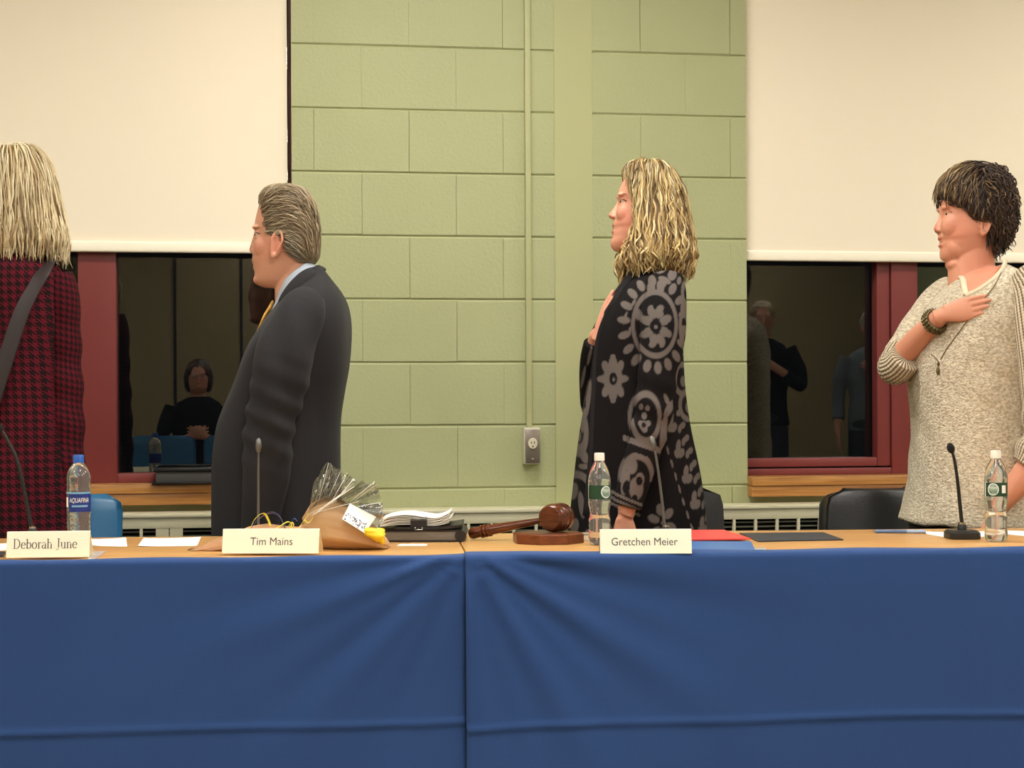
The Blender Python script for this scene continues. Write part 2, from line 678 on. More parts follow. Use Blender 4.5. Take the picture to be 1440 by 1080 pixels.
# ---- ceiling lights
M_emit = bpy.data.materials.new('lamp diffuser'); M_emit.use_nodes = True
bs = M_emit.node_tree.nodes['Principled BSDF']
bs.inputs['Base Color'].default_value = (0.9, 0.9, 0.85, 1)
bs.inputs['Emission Color'].default_value = (1.0, 0.97, 0.90, 1)
bs.inputs['Emission Strength'].default_value = 23.0
M_white = mat('white enamel', (230, 228, 220), rough=0.4)
first = None
names = {-2.6: 'left', 0.6: 'middle', 3.7: 'right'}
rows = {4.1: 'above the people', 2.0: 'in front of the table', -0.6: 'above the audience', -2.6: 'by the far wall'}
for yy, wy in rows.items():
    for xx, wx in names.items():
        r = empty('ceiling_light', (xx, yy, ZC), 0, 'long white ceiling light, %s of the row %s' % (wx, wy), 'ceiling light', 'ceiling lights')
        m = MB(); m.box((-0.62, -0.31, -0.03), (0.62, 0.31, -0.001), bev=0.004); fo = m.build('frame', M_white, r, angle=30)
        m = MB(); m.box((-0.58, -0.27, -0.036), (0.58, 0.27, -0.0305)); m.build('diffuser', M_emit, r, smooth=False)
# ================================================================== tables and cloths
PHI = math.radians(4.1)
TROT = PHI - TH
_p, _d = on_plane(658, 783.5)
TORG = Vector((_p.x, _p.y, 0.0))
TM = Matrix.Translation(TORG) @ Matrix.Rotation(TROT, 4, 'Z')
TMI = TM.inverted()


def on_table(px, py, z=TBL):
    """pixel -> table-frame x, y at height z"""
    p, d = on_plane(px, py, z)
    q = TMI @ p
    return q.x, q.y


M_maple = wood_mat('maple table laminate', (196, 142, 82), (216, 168, 104), 5.0, (0.8, 9, 9), 0.28)
M_edge = mat('dark table edge', (58, 44, 34), rough=0.5)
M_tleg = mat('grey table leg', (70, 70, 72), rough=0.4, metal=0.6)
M_cloth = mat('navy table cloth', (50, 77, 128), rough=0.95, spec=0.15, bump=0.25, bscale=700, var=0.05, vscale=2.5, sheen=0.12)
TD = 0.655
tl = (('left half of the long maple table, under the flowers and papers', -1.86, -0.0015),
      ('right half of the long maple table, under the gavel and folders', 0.0015, 1.95))
for lab, xa, xb in tl:
    t = empty('table', TM @ Vector(((xa + xb) / 2, TD / 2, 0)), TROT, lab, 'table')
    h = (xb - xa) / 2
    m = MB(); m.box((-h, -TD / 2, TBL - 0.028), (h, TD / 2, TBL), bev=0.0018); m.build('tabletop', M_maple, t, angle=30)
    for sx in (-1, 1):
        for sy in (-1, 1):
            m = MB(); x, y = sx * (h - 0.16), sy * (TD / 2 - 0.09)
            m.tube([(x, y, 0.0), (x, y, TBL - 0.029)], 0.019, 14); m.build('leg', M_tleg, t, angle=40)
    m = MB(); m.box((-h + 0.16, -0.012, TBL - 0.075), (h - 0.16, 0.012, TBL - 0.029)); m.build('apron', M_tleg, t, smooth=False)

random.seed(3)


def cloth(xa, xb, crease_a, crease_b, side, label):
    """a cloth hung over the front edge down to the floor"""
    nx = 150
    path = []          # (y, z)
    for y in (0.030, 0.022, 0.014, 0.006):
        path.append((y, TBL + 0.0022))
    path += [(0.0, TBL + 0.002), (-0.0045, TBL - 0.0005), (-0.0065, TBL - 0.006)]
    nz = 130
    for j in range(1, nz + 1):
        path.append((-0.0065, TBL - 0.006 - (TBL - 0.02) * j / nz))
    V, Q = [], []
    for j, (y, z) in enumerate(path):
        for i in range(nx + 1):
            s = i / nx
            x = xa + (xb - xa) * s
            dz = TBL - z
            yy = y
            zz = z + (0.0034 if side > 0 and dz < 0.004 else 0)
            if j < 4:
                # ragged lap over the table top
                yy = y * (0.62 + 0.30 * math.sin(x * 2.3 + 1.0) + 0.10 * math.sin(x * 9.0))
                dj = abs(x - 0.0)
                yy += 0.016 * math.exp(-(dj / 0.05) ** 2) * (y / 0.03)
                zz += 0.0012 * (1 + math.sin(x * 17))
            elif dz > 0.0:
                g = min(1.0, dz / 0.5)
                f = 0.0045 * math.sin(x * 5.2 + 0.8) * g + 0.003 * math.sin(x * 11.0 + 2.0) * g
                # folds fanning out from the corner where the two cloths meet
                dx = abs(x)
                ang = math.atan2(dx, dz + 0.02)
                rad = math.hypot(dx, dz)
                amp = math.exp(-(rad / 0.55) ** 2) * min(1, rad / 0.06)
                f += amp * (0.0055 * math.sin(ang * 13.0 + side) + 0.003 * math.sin(ang * 27.0))
                # faint diagonal pulls towards the far ends
                f += 0.003 * math.sin((x * 0.8 + dz * 2.6 * side) * 4.0 + 1.3) * g
                cz = TBL - (crease_a + (crease_b - crease_a) * s + 0.004 * math.sin(x * 3.1) + 0.002 * math.sin(x * 8.3))
                f += 0.0060 * math.exp(-((dz - cz) / 0.007) ** 2) - 0.0015 * (1 if dz > cz else 0)
                # a vertical pressed fold near the meeting edge
                if side > 0:
                    f += 0.0015 * math.exp(-((x - 0.055) / 0.006) ** 2) + 0.0015 * math.exp(-((x - 1.05) / 0.01) ** 2)
                yy = y - 0.012 * g - f - 0.004 - (0.009 if side > 0 else 0)
            V.append((x, yy, zz))
    W = nx + 1
    for j in range(len(path) - 1):
        for i in range(nx):
            a = j * W + i
            Q.append((a, a + W, a + W + 1, a + 1))
    me = bpy.data.meshes.new('tablecloth')
    me.from_pydata(V, [], Q)
    o = link('tablecloth', me, M_cloth)
    o.matrix_world = TM
    so = o.modifiers.new('t', 'SOLIDIFY'); so.thickness = 0.0012; so.offset = 1.0
    return tag(o, label, 'tablecloth')


cloth(-1.88, -0.0044, 0.392, 0.405, -1.0, 'navy blue cloth over the left table, beneath the two left name cards')
cloth(-0.0062, 1.98, 0.388, 0.414, 1.0, 'navy blue cloth over the right table, beneath the gavel')

# ------------------------------------------------------------------ things on the table
M_card = mat('ivory card stock', (252, 247, 222), rough=0.7)
M_ink = mat('grey black ink', (74, 72, 68), rough=0.7)
M_paper = mat('white paper', (246, 244, 236), rough=0.75, var=0.01, vscale=30)


def trow(x, y, z=TBL):
    return TM @ Vector((x, y, z))


# serif letters drawn as pen strokes (x, y in cap heights)
def arc(cx, cy, rx, ry, a0, a1, n=14):
    return [(cx + rx * math.cos(math.radians(a0 + (a1 - a0) * i / n)), cy + ry * math.sin(math.radians(a0 + (a1 - a0) * i / n))) for i in range(n + 1)]


TK, TN = 0.105, 0.045
GLY = {
    'D': (0.78, [([(0.17, 0), (0.17, 1)], TK), ([(0.04, 0.02), (0.36, 0.02)], TN), ([(0.04, 0.98), (0.36, 0.98)], TN), (arc(0.33, 0.5, 0.36, 0.48, -90, 90), 'pen')]),
    'e': (0.5, [(arc(0.26, 0.32, 0.2, 0.31, 8, 320), 'pen'), ([(0.08, 0.36), (0.45, 0.36)], TN)]),
    'b': (0.56, [([(0.12, 0), (0.12, 1)], TK), ([(0.01, 0.98), (0.14, 0.98)], TN), (arc(0.3, 0.32, 0.2, 0.31, 150, -150), 'pen')]),
    'o': (0.56, [(arc(0.28, 0.32, 0.22, 0.31, 0, 360, 22), 'pen')]),
    'r': (0.4, [([(0.14, 0), (0.14, 0.62)], TK), ([(0.02, 0.02), (0.28, 0.02)], TN), ([(0.02, 0.61), (0.16, 0.61)], TN), (arc(0.29, 0.44, 0.14, 0.18, 160, 50), TN), ([(0.34, 0.58), (0.38, 0.55)], TK)]),
    'a': (0.5, [(arc(0.22, 0.46, 0.16, 0.17, 160, 0), TN), ([(0.38, 0.46), (0.38, 0.05), (0.48, 0.02)], TK), (arc(0.22, 0.18, 0.15, 0.17, 80, 330), 'pen')]),
    'h': (0.58, [([(0.13, 0), (0.13, 1)], TK), ([(0.01, 0.98), (0.15, 0.98)], TN), ([(0.02, 0.02), (0.25, 0.02)], TN), (arc(0.29, 0.45, 0.16, 0.18, 160, 0), TN), ([(0.45, 0.45), (0.45, 0)], TK), ([(0.34, 0.02), (0.56, 0.02)], TN)]),
    'J': (0.44, [([(0.27, 1), (0.27, 0.1)], TK), ([(0.12, 0.98), (0.42, 0.98)], TN), (arc(0.14, 0.06, 0.13, 0.2, 0, -150), TN)]),
    'u': (0.58, [([(0.13, 0.62), (0.13, 0.2)], TK), ([(0.01, 0.61), (0.14, 0.61)], TN), (arc(0.28, 0.19, 0.15, 0.18, 180, 340), TN), ([(0.45, 0.62), (0.45, 0)], TK), ([(0.33, 0.61), (0.46, 0.61)], TN), ([(0.44, 0.02), (0.57, 0.02)], TN)]),
    'n': (0.58, [([(0.13, 0), (0.13, 0.62)], TK), ([(0.01, 0.61), (0.14, 0.61)], TN), ([(0.02, 0.02), (0.25, 0.02)], TN), (arc(0.29, 0.45, 0.16, 0.18, 160, 0), TN), ([(0.45, 0.45), (0.45, 0)], TK), ([(0.34, 0.02), (0.56, 0.02)], TN)]),
    ' ': (0.30, []),
}


def serif_text(s, h):
    V, Q = [], []
    x = 0
    for ch in s:
        w, strokes = GLY[ch]
        for pts, wd in strokes:
            n = len(pts)
            b = len(V)
            for i, (px, py) in enumerate(pts):
                q0, q1 = pts[max(i - 1, 0)], pts[min(i + 1, n - 1)]
                dx, dy = q1[0] - q0[0], q1[1] - q0[1]
                l = math.hypot(dx, dy) or 1
                ww = wd if wd != 'pen' else TN + (TK - TN) * abs(dy / l) ** 1.5
                nx, ny = -dy / l * ww / 2, dx / l * ww / 2
                V.append(((x + px + nx) * h, (py + ny) * h, 0)); V.append(((x + px - nx) * h, (py - ny) * h, 0))
            for i in range(n - 1):
                Q.append((b + 2 * i, b + 2 * i + 1, b + 2 * i + 3, b + 2 * i + 2))
        x += w + 0.02
    W = x * h
    V = [(v[0] - W / 2, v[1], v[2]) for v in V]
    me = bpy.data.meshes.new('t'); me.from_pydata(V, [], Q)
    return me


def name_card(pl, pr, base_l, base_r, top, text, label, serif=False, tx=0.0):
    xl, yl = on_table(pl, base_l); xr, yr = on_table(pr, base_r)
    a, b = Vector((xl, yl, 0)), Vector((xr, yr, 0))
    w = (b - a).length
    mid = (a + b) / 2
    ang = math.atan2(yr - yl, xr - xl)
    p, d = on_plane((pl + pr) / 2, (base_l + base_r) / 2)
    s = F / (F * 0 + (Matrix.Rotation(TH, 4, 'Z') @ p).y)
    h = ((base_l + base_r) / 2 - top) / s * 1.02
    r = empty('name_card', TM @ Vector((mid.x, mid.y, TBL + 0.0045)), TROT + ang, label, 'name card', 'name cards along the table edge')
    lean = 0.012
    th = 0.0008
    dep = 0.062
    m = MB()
    prof = [(0, 0.0003), (lean, h), (lean + 0.004, h + 0.0008), (dep, 0.0003), (dep - 0.0018, 0.0003), (lean + 0.004, h - 0.0012), (lean + 0.001, h - 0.002), (0.0016, 0.0003)]
    V = [(x, y, z) for x in (-w / 2, w / 2) for y, z in prof]
    n = len(prof)
    Q = [(i, (i + 1) % n, n + (i + 1) % n, n + i) for i in range(n)] + [tuple(range(n - 1, -1, -1)), tuple(range(n, 2 * n))]
    m.add(V, Q); m.build('card', M_card, r, smooth=False)
    if serif:
        me = serif_text(text, h * 0.38)
    else:
        me = text_mesh(text, h * 0.455, 0.0, squeeze=0.95)
    av = verts(me)
    tw = av[:, 0].max() - av[:, 0].min()
    zc = h * 0.37
    out = np.zeros_like(av)
    out[:, 0] = av[:, 0] + tx
    zz = zc + av[:, 1] - 0.001
    out[:, 2] = zz
    out[:, 1] = lean * zz / h - 0.0005
    set_verts(me, out)
    link('lettering', me, M_ink, r, smooth=False)
    return r


name_card(8.5, 125.5, 788, 786.5, 752, 'Deborah June', 'ivory tent name card in serif lettering, far left of the table', serif=True, tx=-0.006)
name_card(312, 448, 781.5, 781.5, 748.5, 'Tim Mains', 'ivory tent name card in front of the flower bouquet', tx=0.002)
name_card(844, 973, 782, 781.5, 749, 'Gretchen Meier', 'ivory tent name card in front of the red and blue folders', tx=-0.003)

# ---- sheets of paper
def sheet(name, quad, zoff, mt, label, cat, group=None, curl=0.0, thick=0.0006):
    """quad: pixel corners (front-left, front-right, back-right, back-left) lying on the table"""
    c = [on_table(px, py, TBL) for px, py in quad]
    cx = sum(p[0] for p in c) / 4; cy = sum(p[1] for p in c) / 4
    n = 12
    V, Q = [], []
    for s in (0, 1):
        for j in range(n + 1):
            for i in range(n + 1):
                u, v = i / n, j / n
                x = (1 - u) * (1 - v) * c[0][0] + u * (1 - v) * c[1][0] + u * v * c[2][0] + (1 - u) * v * c[3][0]
                y = (1 - u) * (1 - v) * c[0][1] + u * (1 - v) * c[1][1] + u * v * c[2][1] + (1 - u) * v * c[3][1]
                z = zoff + thick * s + curl * (u - 0.3) ** 2 * v + curl * 0.6 * max(0, 0.25 - u) * (1 - v) * 2
                V.append((x - cx, y - cy, z))
    W = n + 1; K = W * W
    for j in range(n):
        for i in range(n):
            a = j * W + i
            Q.append((a, a + W, a + W + 1, a + 1)); Q.append((K + a, K + a + 1, K + a + W + 1, K + a + W))
    for i in range(n):
        for a, b in ((i, i + 1), (n * W + i + 1, n * W + i), ((i + 1) * W, i * W), (i * W + n, (i + 1) * W + n)):
            Q.append((a, b, K + b, K + a))
    me = bpy.data.meshes.new(name); me.from_pydata(V, [], Q)
    o = link(name, me, mt, smooth=True, angle=40)
    o.matrix_world = TM @ Matrix.Translation(Vector((cx, cy, TBL)))
    return tag(o, label, cat, group)


sheet('paper_sheet', [(126, 768), (179, 769), (177, 758), (118, 759)], 0.0004, M_paper, 'white sheet of paper lying just right of the blue-capped bottle', 'paper', 'loose sheets on the left table', curl=0.006)
sheet('paper_sheet', [(194, 769), (277, 768), (283, 757), (202, 757.5)], 0.0004, M_paper, 'white sheet of paper between the blue-capped bottle and the bouquet', 'paper', 'loose sheets on the left table', curl=0.006)
sheet('paper_sheet', [(-30, 776), (8, 774), (14, 765), (-24, 766)], 0.0004, M_paper, 'white sheet of paper behind the leftmost name card at the frame edge', 'paper', 'loose sheets on the left table', curl=0.004)
M_clearp = mat('clear plastic and paper glare', (238, 236, 226), rough=0.12, spec=0.8)
sheet('paper_glare', [(124, 787), (133, 787.5), (150, 776), (128, 776)], 0.0004, M_clearp, 'small glossy patch painting the glare of paper beside the leftmost name card', 'paper glare', curl=0.004)  # pale glossy sheet put in for the glare off paper
M_drk = mat('charcoal folder', (42, 44, 52), rough=0.5)
sheet('folder', [(-40, 784), (5, 784), (8, 778), (-36, 779)], 0.0004, M_drk, 'dark folder at the far left edge behind the first name card', 'folder', thick=0.004)
sheet('paper_sheet', [(558, 768), (600, 768), (601, 765.5), (562, 765.5)], 0.0004, M_paper, 'narrow white paper slip sticking out in front of the grey portfolio', 'paper')
# red, blue and dark folders
M_red = mat('red folder card', (214, 70, 70), rough=0.4)
M_blue = mat('blue folder card', (62, 108, 172), rough=0.35)
sheet('clear_folder', [(930, 778), (1072, 777.5), (1078, 771), (935, 770)], 0.0004, M_clearp, 'clear plastic folder edge lying under the blue folder', 'folder', thick=0.0008)
sheet('folder', [(925, 776), (1062, 776), (1056, 764), (930, 763.5)], 0.0016, M_blue, 'bright blue folder under the red one, right of the rightmost name card', 'folder', thick=0.003)
sheet('folder', [(915, 764.5), (1056, 762), (1018, 749.5), (905, 750)], 0.0052, M_red, 'red folder lying on top of the blue one behind the name card', 'folder', thick=0.003)
sheet('folder', [(1066, 762.5), (1186, 760), (1158, 750), (1040, 751)], 0.0004, M_drk, 'flat charcoal folder lying right of the red folder', 'folder', thick=0.0025)
sheet('paper_sheet', [(1303, 751.5), (1342, 758), (1350, 750), (1302, 748)], 0.0004, M_paper, 'white sheet of paper under the woman\'s fingertips beside the black microphone', 'paper', 'sheets on the right table', curl=0.0)
sheet('paper_sheet', [(1372, 757), (1400, 752), (1385, 747.5), (1368, 748.5)], 0.0004, M_paper, 'white paper corner between the black microphone and the right-hand bottle', 'paper', 'sheets on the right table')
sheet('paper_sheet', [(1412, 751), (1462, 757), (1466, 748), (1410, 746.5)], 0.0004, M_paper, 'white sheet of paper right of the right-hand bottle at the frame edge', 'paper', 'sheets on the right table')

# ---- pen
x0, y0 = on_table(1231, 750); x1, y1 = on_table(1302, 750.5)
a, b = Vector((x0, y0, 0.0048)), Vector((x1, y1, 0.0048))
c = (a + b) / 2
r = empty('pen', TM @ (c + Vector((0, 0, TBL))), TROT, 'blue ballpoint pen lying behind the charcoal folder near the short-haired woman', 'pen')
a -= c; b -= c
M_pen = mat('blue plastic', (84, 112, 158), rough=0.3)
m = MB(); m.tube([a, a.lerp(b, 0.62)], 0.0042, 12); m.build('barrel', M_pen, r, angle=40)
m = MB(); m.tube([a.lerp(b, 0.62), b], 0.0045, 12); m.build('cap', mat('pale blue plastic', (150, 172, 205), rough=0.3), r, angle=40)
m = MB(); m.tube([a + (a - b) * 0.0001, a - (b - a).normalized() * 0.007], [0.0035, 0.0008], 10); m.build('tip', M_steel, r)
# ================================================================== props
class Fr:
    """a local frame squared up to the viewer: x right, y away, z up from zbase"""
    def __init__(self, px, d, z=0.0, py=572):
        u, v = un(px, py)
        self.d, self.cx, self.z0 = d, u * d, z
        self.loc = world(self.cx, d, z)

    def q(self, px, py, dy=0.0):
        u, v = un(px, py)
        d = self.d + dy
        return Vector((u * d - self.cx, dy, CAMZ + v * d - self.z0))

    def root(self, name, label, cat, group=None):
        return empty(name, self.loc, -TH, label, cat, group)


def d_of(px, py, z=TBL):
    return on_plane(px, py, z)[1]


def clear_mat(name, tint, ior, rough):
    m = bpy.data.materials.new(name); m.use_nodes = True
    bs = m.node_tree.nodes['Principled BSDF']
    bs.inputs['Base Color'].default_value = (*tint, 1)
    bs.inputs['Transmission Weight'].default_value = 0.90
    bs.inputs['IOR'].default_value = ior
    bs.inputs['Roughness'].default_value = rough
    return m


M_water = clear_mat('water filled clear plastic', (0.97, 0.99, 0.98), 1.33, 0.02)
M_pcap = mat('white cap plastic', (244, 240, 226), rough=0.4)
M_bcap = mat('blue cap plastic', (48, 98, 188), rough=0.35)
M_green = mat('dark green label', (28, 66, 44), rough=0.4)
M_lblue = mat('deep blue label', (26, 48, 128), rough=0.4)
M_lsky = mat('pale blue label band', (120, 170, 205), rough=0.4)
M_lwhite = mat('white label print', (240, 242, 240), rough=0.45)


def wrap(me, R, ang0, z0):
    a = verts(me)
    th = ang0 + a[:, 0] / R
    out = np.stack([R * np.sin(th), -R * np.cos(th), z0 + a[:, 1]], 1)
    set_verts(me, out)
    return me


def band(R, z0, z1, a0=-180, a1=180, n=48, mi=0):
    V, Q = [], []
    full = abs((a1 - a0) - 360) < 1e-3
    m = n if full else n + 1
    for z in (z0, z1):
        for i in range(m):
            t = math.radians(a0 + (a1 - a0) * i / n)
            V.append((R * math.sin(t), -R * math.cos(t), z))
    for i in range(n):
        j = (i + 1) % m
        Q.append((i, j, m + j, m + i))
    return V, Q


def disc(rx, ry, n=28, rings=3):
    V, Q = [(0, 0, 0)], []
    for k in range(1, rings + 1):
        for i in range(n):
            t = 2 * PI * i / n
            V.append((rx * k / rings * math.cos(t), ry * k / rings * math.sin(t), 0))
    for i in range(n):
        Q.append((0, 1 + i, 1 + (i + 1) % n))
    for k in range(rings - 1):
        for i in range(n):
            j = (i + 1) % n
            Q.append((1 + k * n + i, 1 + (k + 1) * n + i, 1 + (k + 1) * n + j, 1 + k * n + j))
    me = bpy.data.meshes.new('d'); me.from_pydata(V, [], Q)
    return me


def bottle(px, base, kind, label, emb=0.0, wpx=32.0):
    d = d_of(px, base)
    fr = Fr(px, d, TBL + 0.0004)
    r = fr.root('water_bottle', label, 'bottle')
    s = F / d
    R = wpx / 2 / s
    H = 0.206
    if kind == 'spring':
        body = [(0.0001, .004), (.62, .0), (.9, .004), (1, .014), (.985, .022), (.93, .027), (.985, .032), (.93, .038), (.985, .043), (.93, .049), (.985, .055), (.9, .062),
                (.84, .070), (.9, .080), (.975, .088), (1, .094), (1, .100), (.975, .102), (.975, .134), (1, .136), (1, .143), (.985, .147), (.93, .155), (.82, .165), (.66, .175), (.5, .183), (.43, .187), (.42, .191), (.0001, .191)]
    else:
        body = [(0.0001, .004), (.62, .0), (.9, .004), (1, .012)]
        for z in (.020, .030, .040, .050, .060):
            body += [(.9, z), (1, z + .005)]
        body += [(.93, .070), (1, .078), (.975, .081), (.975, .126), (1, .130), (.93, .136), (1, .142), (.93, .148), (1, .153), (.98, .160), (.9, .169), (.76, .178), (.58, .185), (.44, .189), (.42, .193), (.0001, .193)]
    prof = [(a * R, z) for a, z in body]
    m = MB(); v, f = lathe(prof, 44)
    if kind != 'spring':
        # wavy grip ribs
        v = [(x * (1 + 0.03 * math.sin(5 * math.atan2(y, x) + z * 500) * (z < .068)), y * (1 + 0.03 * math.sin(5 * math.atan2(y, x) + z * 500) * (z < .068)), z + 0.0022 * math.sin(6 * math.atan2(y, x)) * (0.012 < z < .068)) for x, y, z in v]
    m.add(v, f); m.build('body', M_water, r)
    cap = MB()
    zc = prof[-1][1]
    cr_ = R * 0.44
    n = 36
    cp = [(0.0001, zc - 0.003), (cr_ * 1.02, zc - 0.003), (cr_ * 1.04, zc + .001), (cr_ * 1.02, zc + 0.0125), (cr_ * 0.94, zc + 0.0145), (0.0001, zc + 0.0148)]
    v, f = lathe(cp, n)
    v = [(x * (1 + 0.02 * math.sin(18 * math.atan2(y, x))), y * (1 + 0.02 * math.sin(18 * math.atan2(y, x))), z) for x, y, z in v]
    cap.add(v, f); cap.build('cap', M_pcap if kind == 'spring' else M_bcap, r, angle=40)
    Rl = R * 0.99
    m = MB()
    if kind == 'spring':
        m.add(*band(Rl, .1025, .1335), 0)
        m.add(*band(Rl + .0002, .1025, .1335, -84, -76, 6), 1)
        lb = m.build('label', [M_green, M_lwhite], r)
        e = wrap(disc(R * 0.5, .0138), Rl + 0.0004, math.radians(emb), .1185)
        link('emblem', e, M_lwhite, lb)
        e2 = wrap(disc(R * 0.43, .0118), Rl + 0.0006, math.radians(emb), .1185)
        link('emblem_field', e2, mat('pale green print', (150, 175, 155), rough=0.5), lb)
        t = text_mesh('Poland', .0098, 0.0, squeeze=0.72); link('lettering', wrap(t, Rl + .0009, math.radians(emb), .1195), M_lwhite, lb, smooth=False)
        t = text_mesh('Spring', .0098, 0.0, squeeze=0.72); link('lettering', wrap(t, Rl + .0009, math.radians(emb), .1105), M_green, lb, smooth=False)
        if emb < 0:
            bx = MB(); bx.add(*band(Rl + .0004, .110, .1275, 14, 38, 8)); bx.build('facts_box', M_lwhite, lb)
    else:
        m.add(*band(Rl, .0815, .1215, -38, 180, 40), 0)
        m.add(*band(Rl, .0815, .1215, -180, -70, 20), 0)
        m.add(*band(Rl, .1215, .1255), 2)
        m.add(*band(Rl + .0001, .092, .114, -70, -44, 6), 1)
        lb = m.build('label', [M_lblue, M_lwhite, M_lsky], r)
        t = text_mesh('AQUAFINA', .0150, 0.0, italic=0.25, squeeze=0.62); link('lettering', wrap(t, Rl + .0005, math.radians(16), .1025), M_lwhite, lb, smooth=False)
        bl = MB(); bl.add(*band(Rl + .0003, .0925, .0965, -20, 60, 12)); bl.build('stripe', M_lsky, lb)
    return r


bottle(110, 771, 'aqua', 'clear water bottle with a blue cap behind the leftmost name card', wpx=33.5)
bottle(842.5, 766, 'spring', 'white-capped water bottle standing between the gavel block and the rightmost name card', emb=33)
bottle(1400, 761.5, 'spring', 'white-capped water bottle at the right end of the table beside the black microphone', emb=-30)

# ---- microphones
M_mic = mat('black microphone plastic', (24, 24, 25), rough=0.42)
M_foam = mat('black foam', (22, 20, 21), rough=0.95, bump=0.6, bscale=900)
M_goose = mat('black gooseneck', (38, 38, 38), rough=0.38, metal=0.4)
M_goose2 = mat('grey gooseneck', (112, 110, 106), rough=0.35, metal=0.6)
M_chrome = mat('chrome', (190, 188, 182), rough=0.2, metal=1.0)


def spl(pts, n=8):
    """Catmull-Rom through the points"""
    P = [np.array(p, dtype=float) for p in pts]
    out = []
    for i in range(len(P) - 1):
        p0, p1, p2, p3 = P[max(i - 1, 0)], P[i], P[i + 1], P[min(i + 2, len(P) - 1)]
        for k in range(n):
            t = k / n
            out.append(0.5 * ((2 * p1) + (-p0 + p2) * t + (2 * p0 - 5 * p1 + 4 * p2 - p3) * t * t + (-p0 + 3 * p1 - 3 * p2 + p3) * t ** 3))
    out.append(P[-1])
    return [tuple(p) for p in out]


def mic(base_px, base_py, d, neck, foam, label, gm, base=True, capsule=False, r=0.0042):
    z = TBL + 0.0004
    fr = Fr(base_px, d, z)
    root = fr.root('microphone', label, 'microphone')
    m = MB()
    rings = []
    for a, b, c in ((.036, .044, 0), (.037, .045, .003), (.036, .044, .014), (.031, .036, .019)):
        rings.append([(a * math.copysign(abs(math.cos(t)) ** .45, math.cos(t)), b * math.copysign(abs(math.sin(t)) ** .45, math.sin(t)), c) for t in [2 * PI * k / 40 + PI / 40 for k in range(40)]])
    m.add(*loft(rings)); m.build('base', M_mic, root, angle=35)
    m = MB(); m.lathe([(0.0001, .018), (.0105, .018), (.010, .030), (.007, .034), (.0001, .034)], 20); m.build('collar', M_mic, root, angle=40)
    m = MB(); m.lathe([(0.0001, .0325), (.0085, .0325), (.0085, .037), (.0001, .038)], 20); m.build('ring', M_chrome, root, angle=40)
    pts = [(0, 0, .034)] + [tuple(fr.q(*p)) for p in neck]
    sp = spl(pts, 8)
    m = MB(); m.tube(sp, [r * (1.15 - 0.4 * i / len(sp)) for i in range(len(sp))], 10); m.build('gooseneck', gm, root)
    tip, prev = Vector(sp[-1]), Vector(sp[-3])
    ax = (tip - prev).normalized()
    if capsule:
        m = MB(); m.tube([tip - ax * .004, tip + ax * .004, tip + ax * .012, tip + ax * .026, tip + ax * .03], [.0035, .0062, .0075, .0055, .001], 12); m.build('capsule', gm, root)
    else:
        rot = Vector((0, 0, 1)).rotation_difference(ax).to_matrix()
        c = tip + ax * 0.010
        m = MB(); m.add(*ellipsoid(c, (foam, foam, foam * 1.45), 20, 14, rot)); m.build('windscreen', M_foam, root)
    return root


mic(1352, 760, d_of(1352, 757), [(1351, 720), (1348, 690), (1345, 664), (1342, 646), (1339, 636)], 0.0088, 'black gooseneck microphone with square base near the short-haired woman\'s hand', M_goose)
mic(936, 757, d_of(936, 761), [(934, 735), (931, 705), (926, 665), (922, 640), (920, 631)], 0.005, 'grey gooseneck microphone in front of the woman in the patterned cardigan', M_goose2, capsule=True, r=0.0032)
mic(363.5, 757, d_of(363, 762), [(363.3, 735), (363.3, 700), (363.3, 660), (363.5, 634)], 0.005, 'thin grey gooseneck microphone rising in front of the man\'s dark jacket', M_goose2, capsule=True, r=0.0030)
mic(45, 757, d_of(45, 763), [(43, 735), (36, 700), (25, 650), (12, 622), (3, 606)], 0.0075, 'dark gooseneck microphone bending to the left frame edge behind the first name card', M_goose, r=0.0046)

# ---- gavel and its block
M_walnut = wood_mat('polished walnut', (64, 29, 13), (104, 52, 26), 6.0, (3, 3, 18), 0.22)
M_block2 = wood_mat('walnut sound block', (88, 42, 20), (122, 64, 34), 6.0, (4, 16, 16), 0.3)
db = d_of(770, 763)
fr = Fr(770, db, TBL + 0.0003)
r = fr.root('sound_block', 'eight-sided brown wooden sound block under the gavel head', 'sound block')
m = MB(); R_ = 48 / (F / db) / math.cos(PI / 8) * 0.985
rings = []
for rr, zz in ((R_ * .985, 0), (R_, .0015), (R_, .0200), (R_ * .97, .0225)):
    rings.append([(rr * math.cos(PI / 8 * 2 * k + PI / 8 * 1.35), rr * math.sin(PI / 8 * 2 * k + PI / 8 * 1.35) * 0.95, zz) for k in range(8)])
m.add(*loft(rings)); m.build('block', M_block2, r, smooth=False)
m = MB(); m.lathe([(0.0001, .0224), (R_ * .72, .0224), (R_ * .70, .0232), (0.0001, .0232)], 40); m.build('strike_face', M_block2, r, smooth=False)

zt = TBL + 0.0240
gR = 0.0325
fr = Fr(782, db + 0.012, zt)
r = fr.root('gavel', 'polished brown wooden gavel resting on the sound block', 'gavel')
cen = Vector((0, 0, gR))
ax = Vector((0.48, 0.877, 0)).normalized()
prof = [(0.0001, -.037), (.018, -.0375), (.026, -.0365), (.0285, -.034), (.031, -.028), (.0325, -.022), (.0325, -.013), (.029, -.0115), (.0295, -.008), (.0318, -.006), (.0318, .006), (.0295, .008), (.029, .0115), (.0325, .013), (.0325, .022), (.031, .028), (.0285, .034), (.026, .0365), (.018, .0375), (0.0001, .037)]
rot = Vector((0, 0, 1)).rotation_difference(ax).to_matrix()
m = MB(); v, f = lathe(prof, 44); m.add([rot @ Vector(p) + cen for p in v], f); m.build('head', M_walnut, r, angle=35)
end = fr.q(660, 753.5, 0.085)
end.z = max(end.z, TBL - zt + 0.0135)
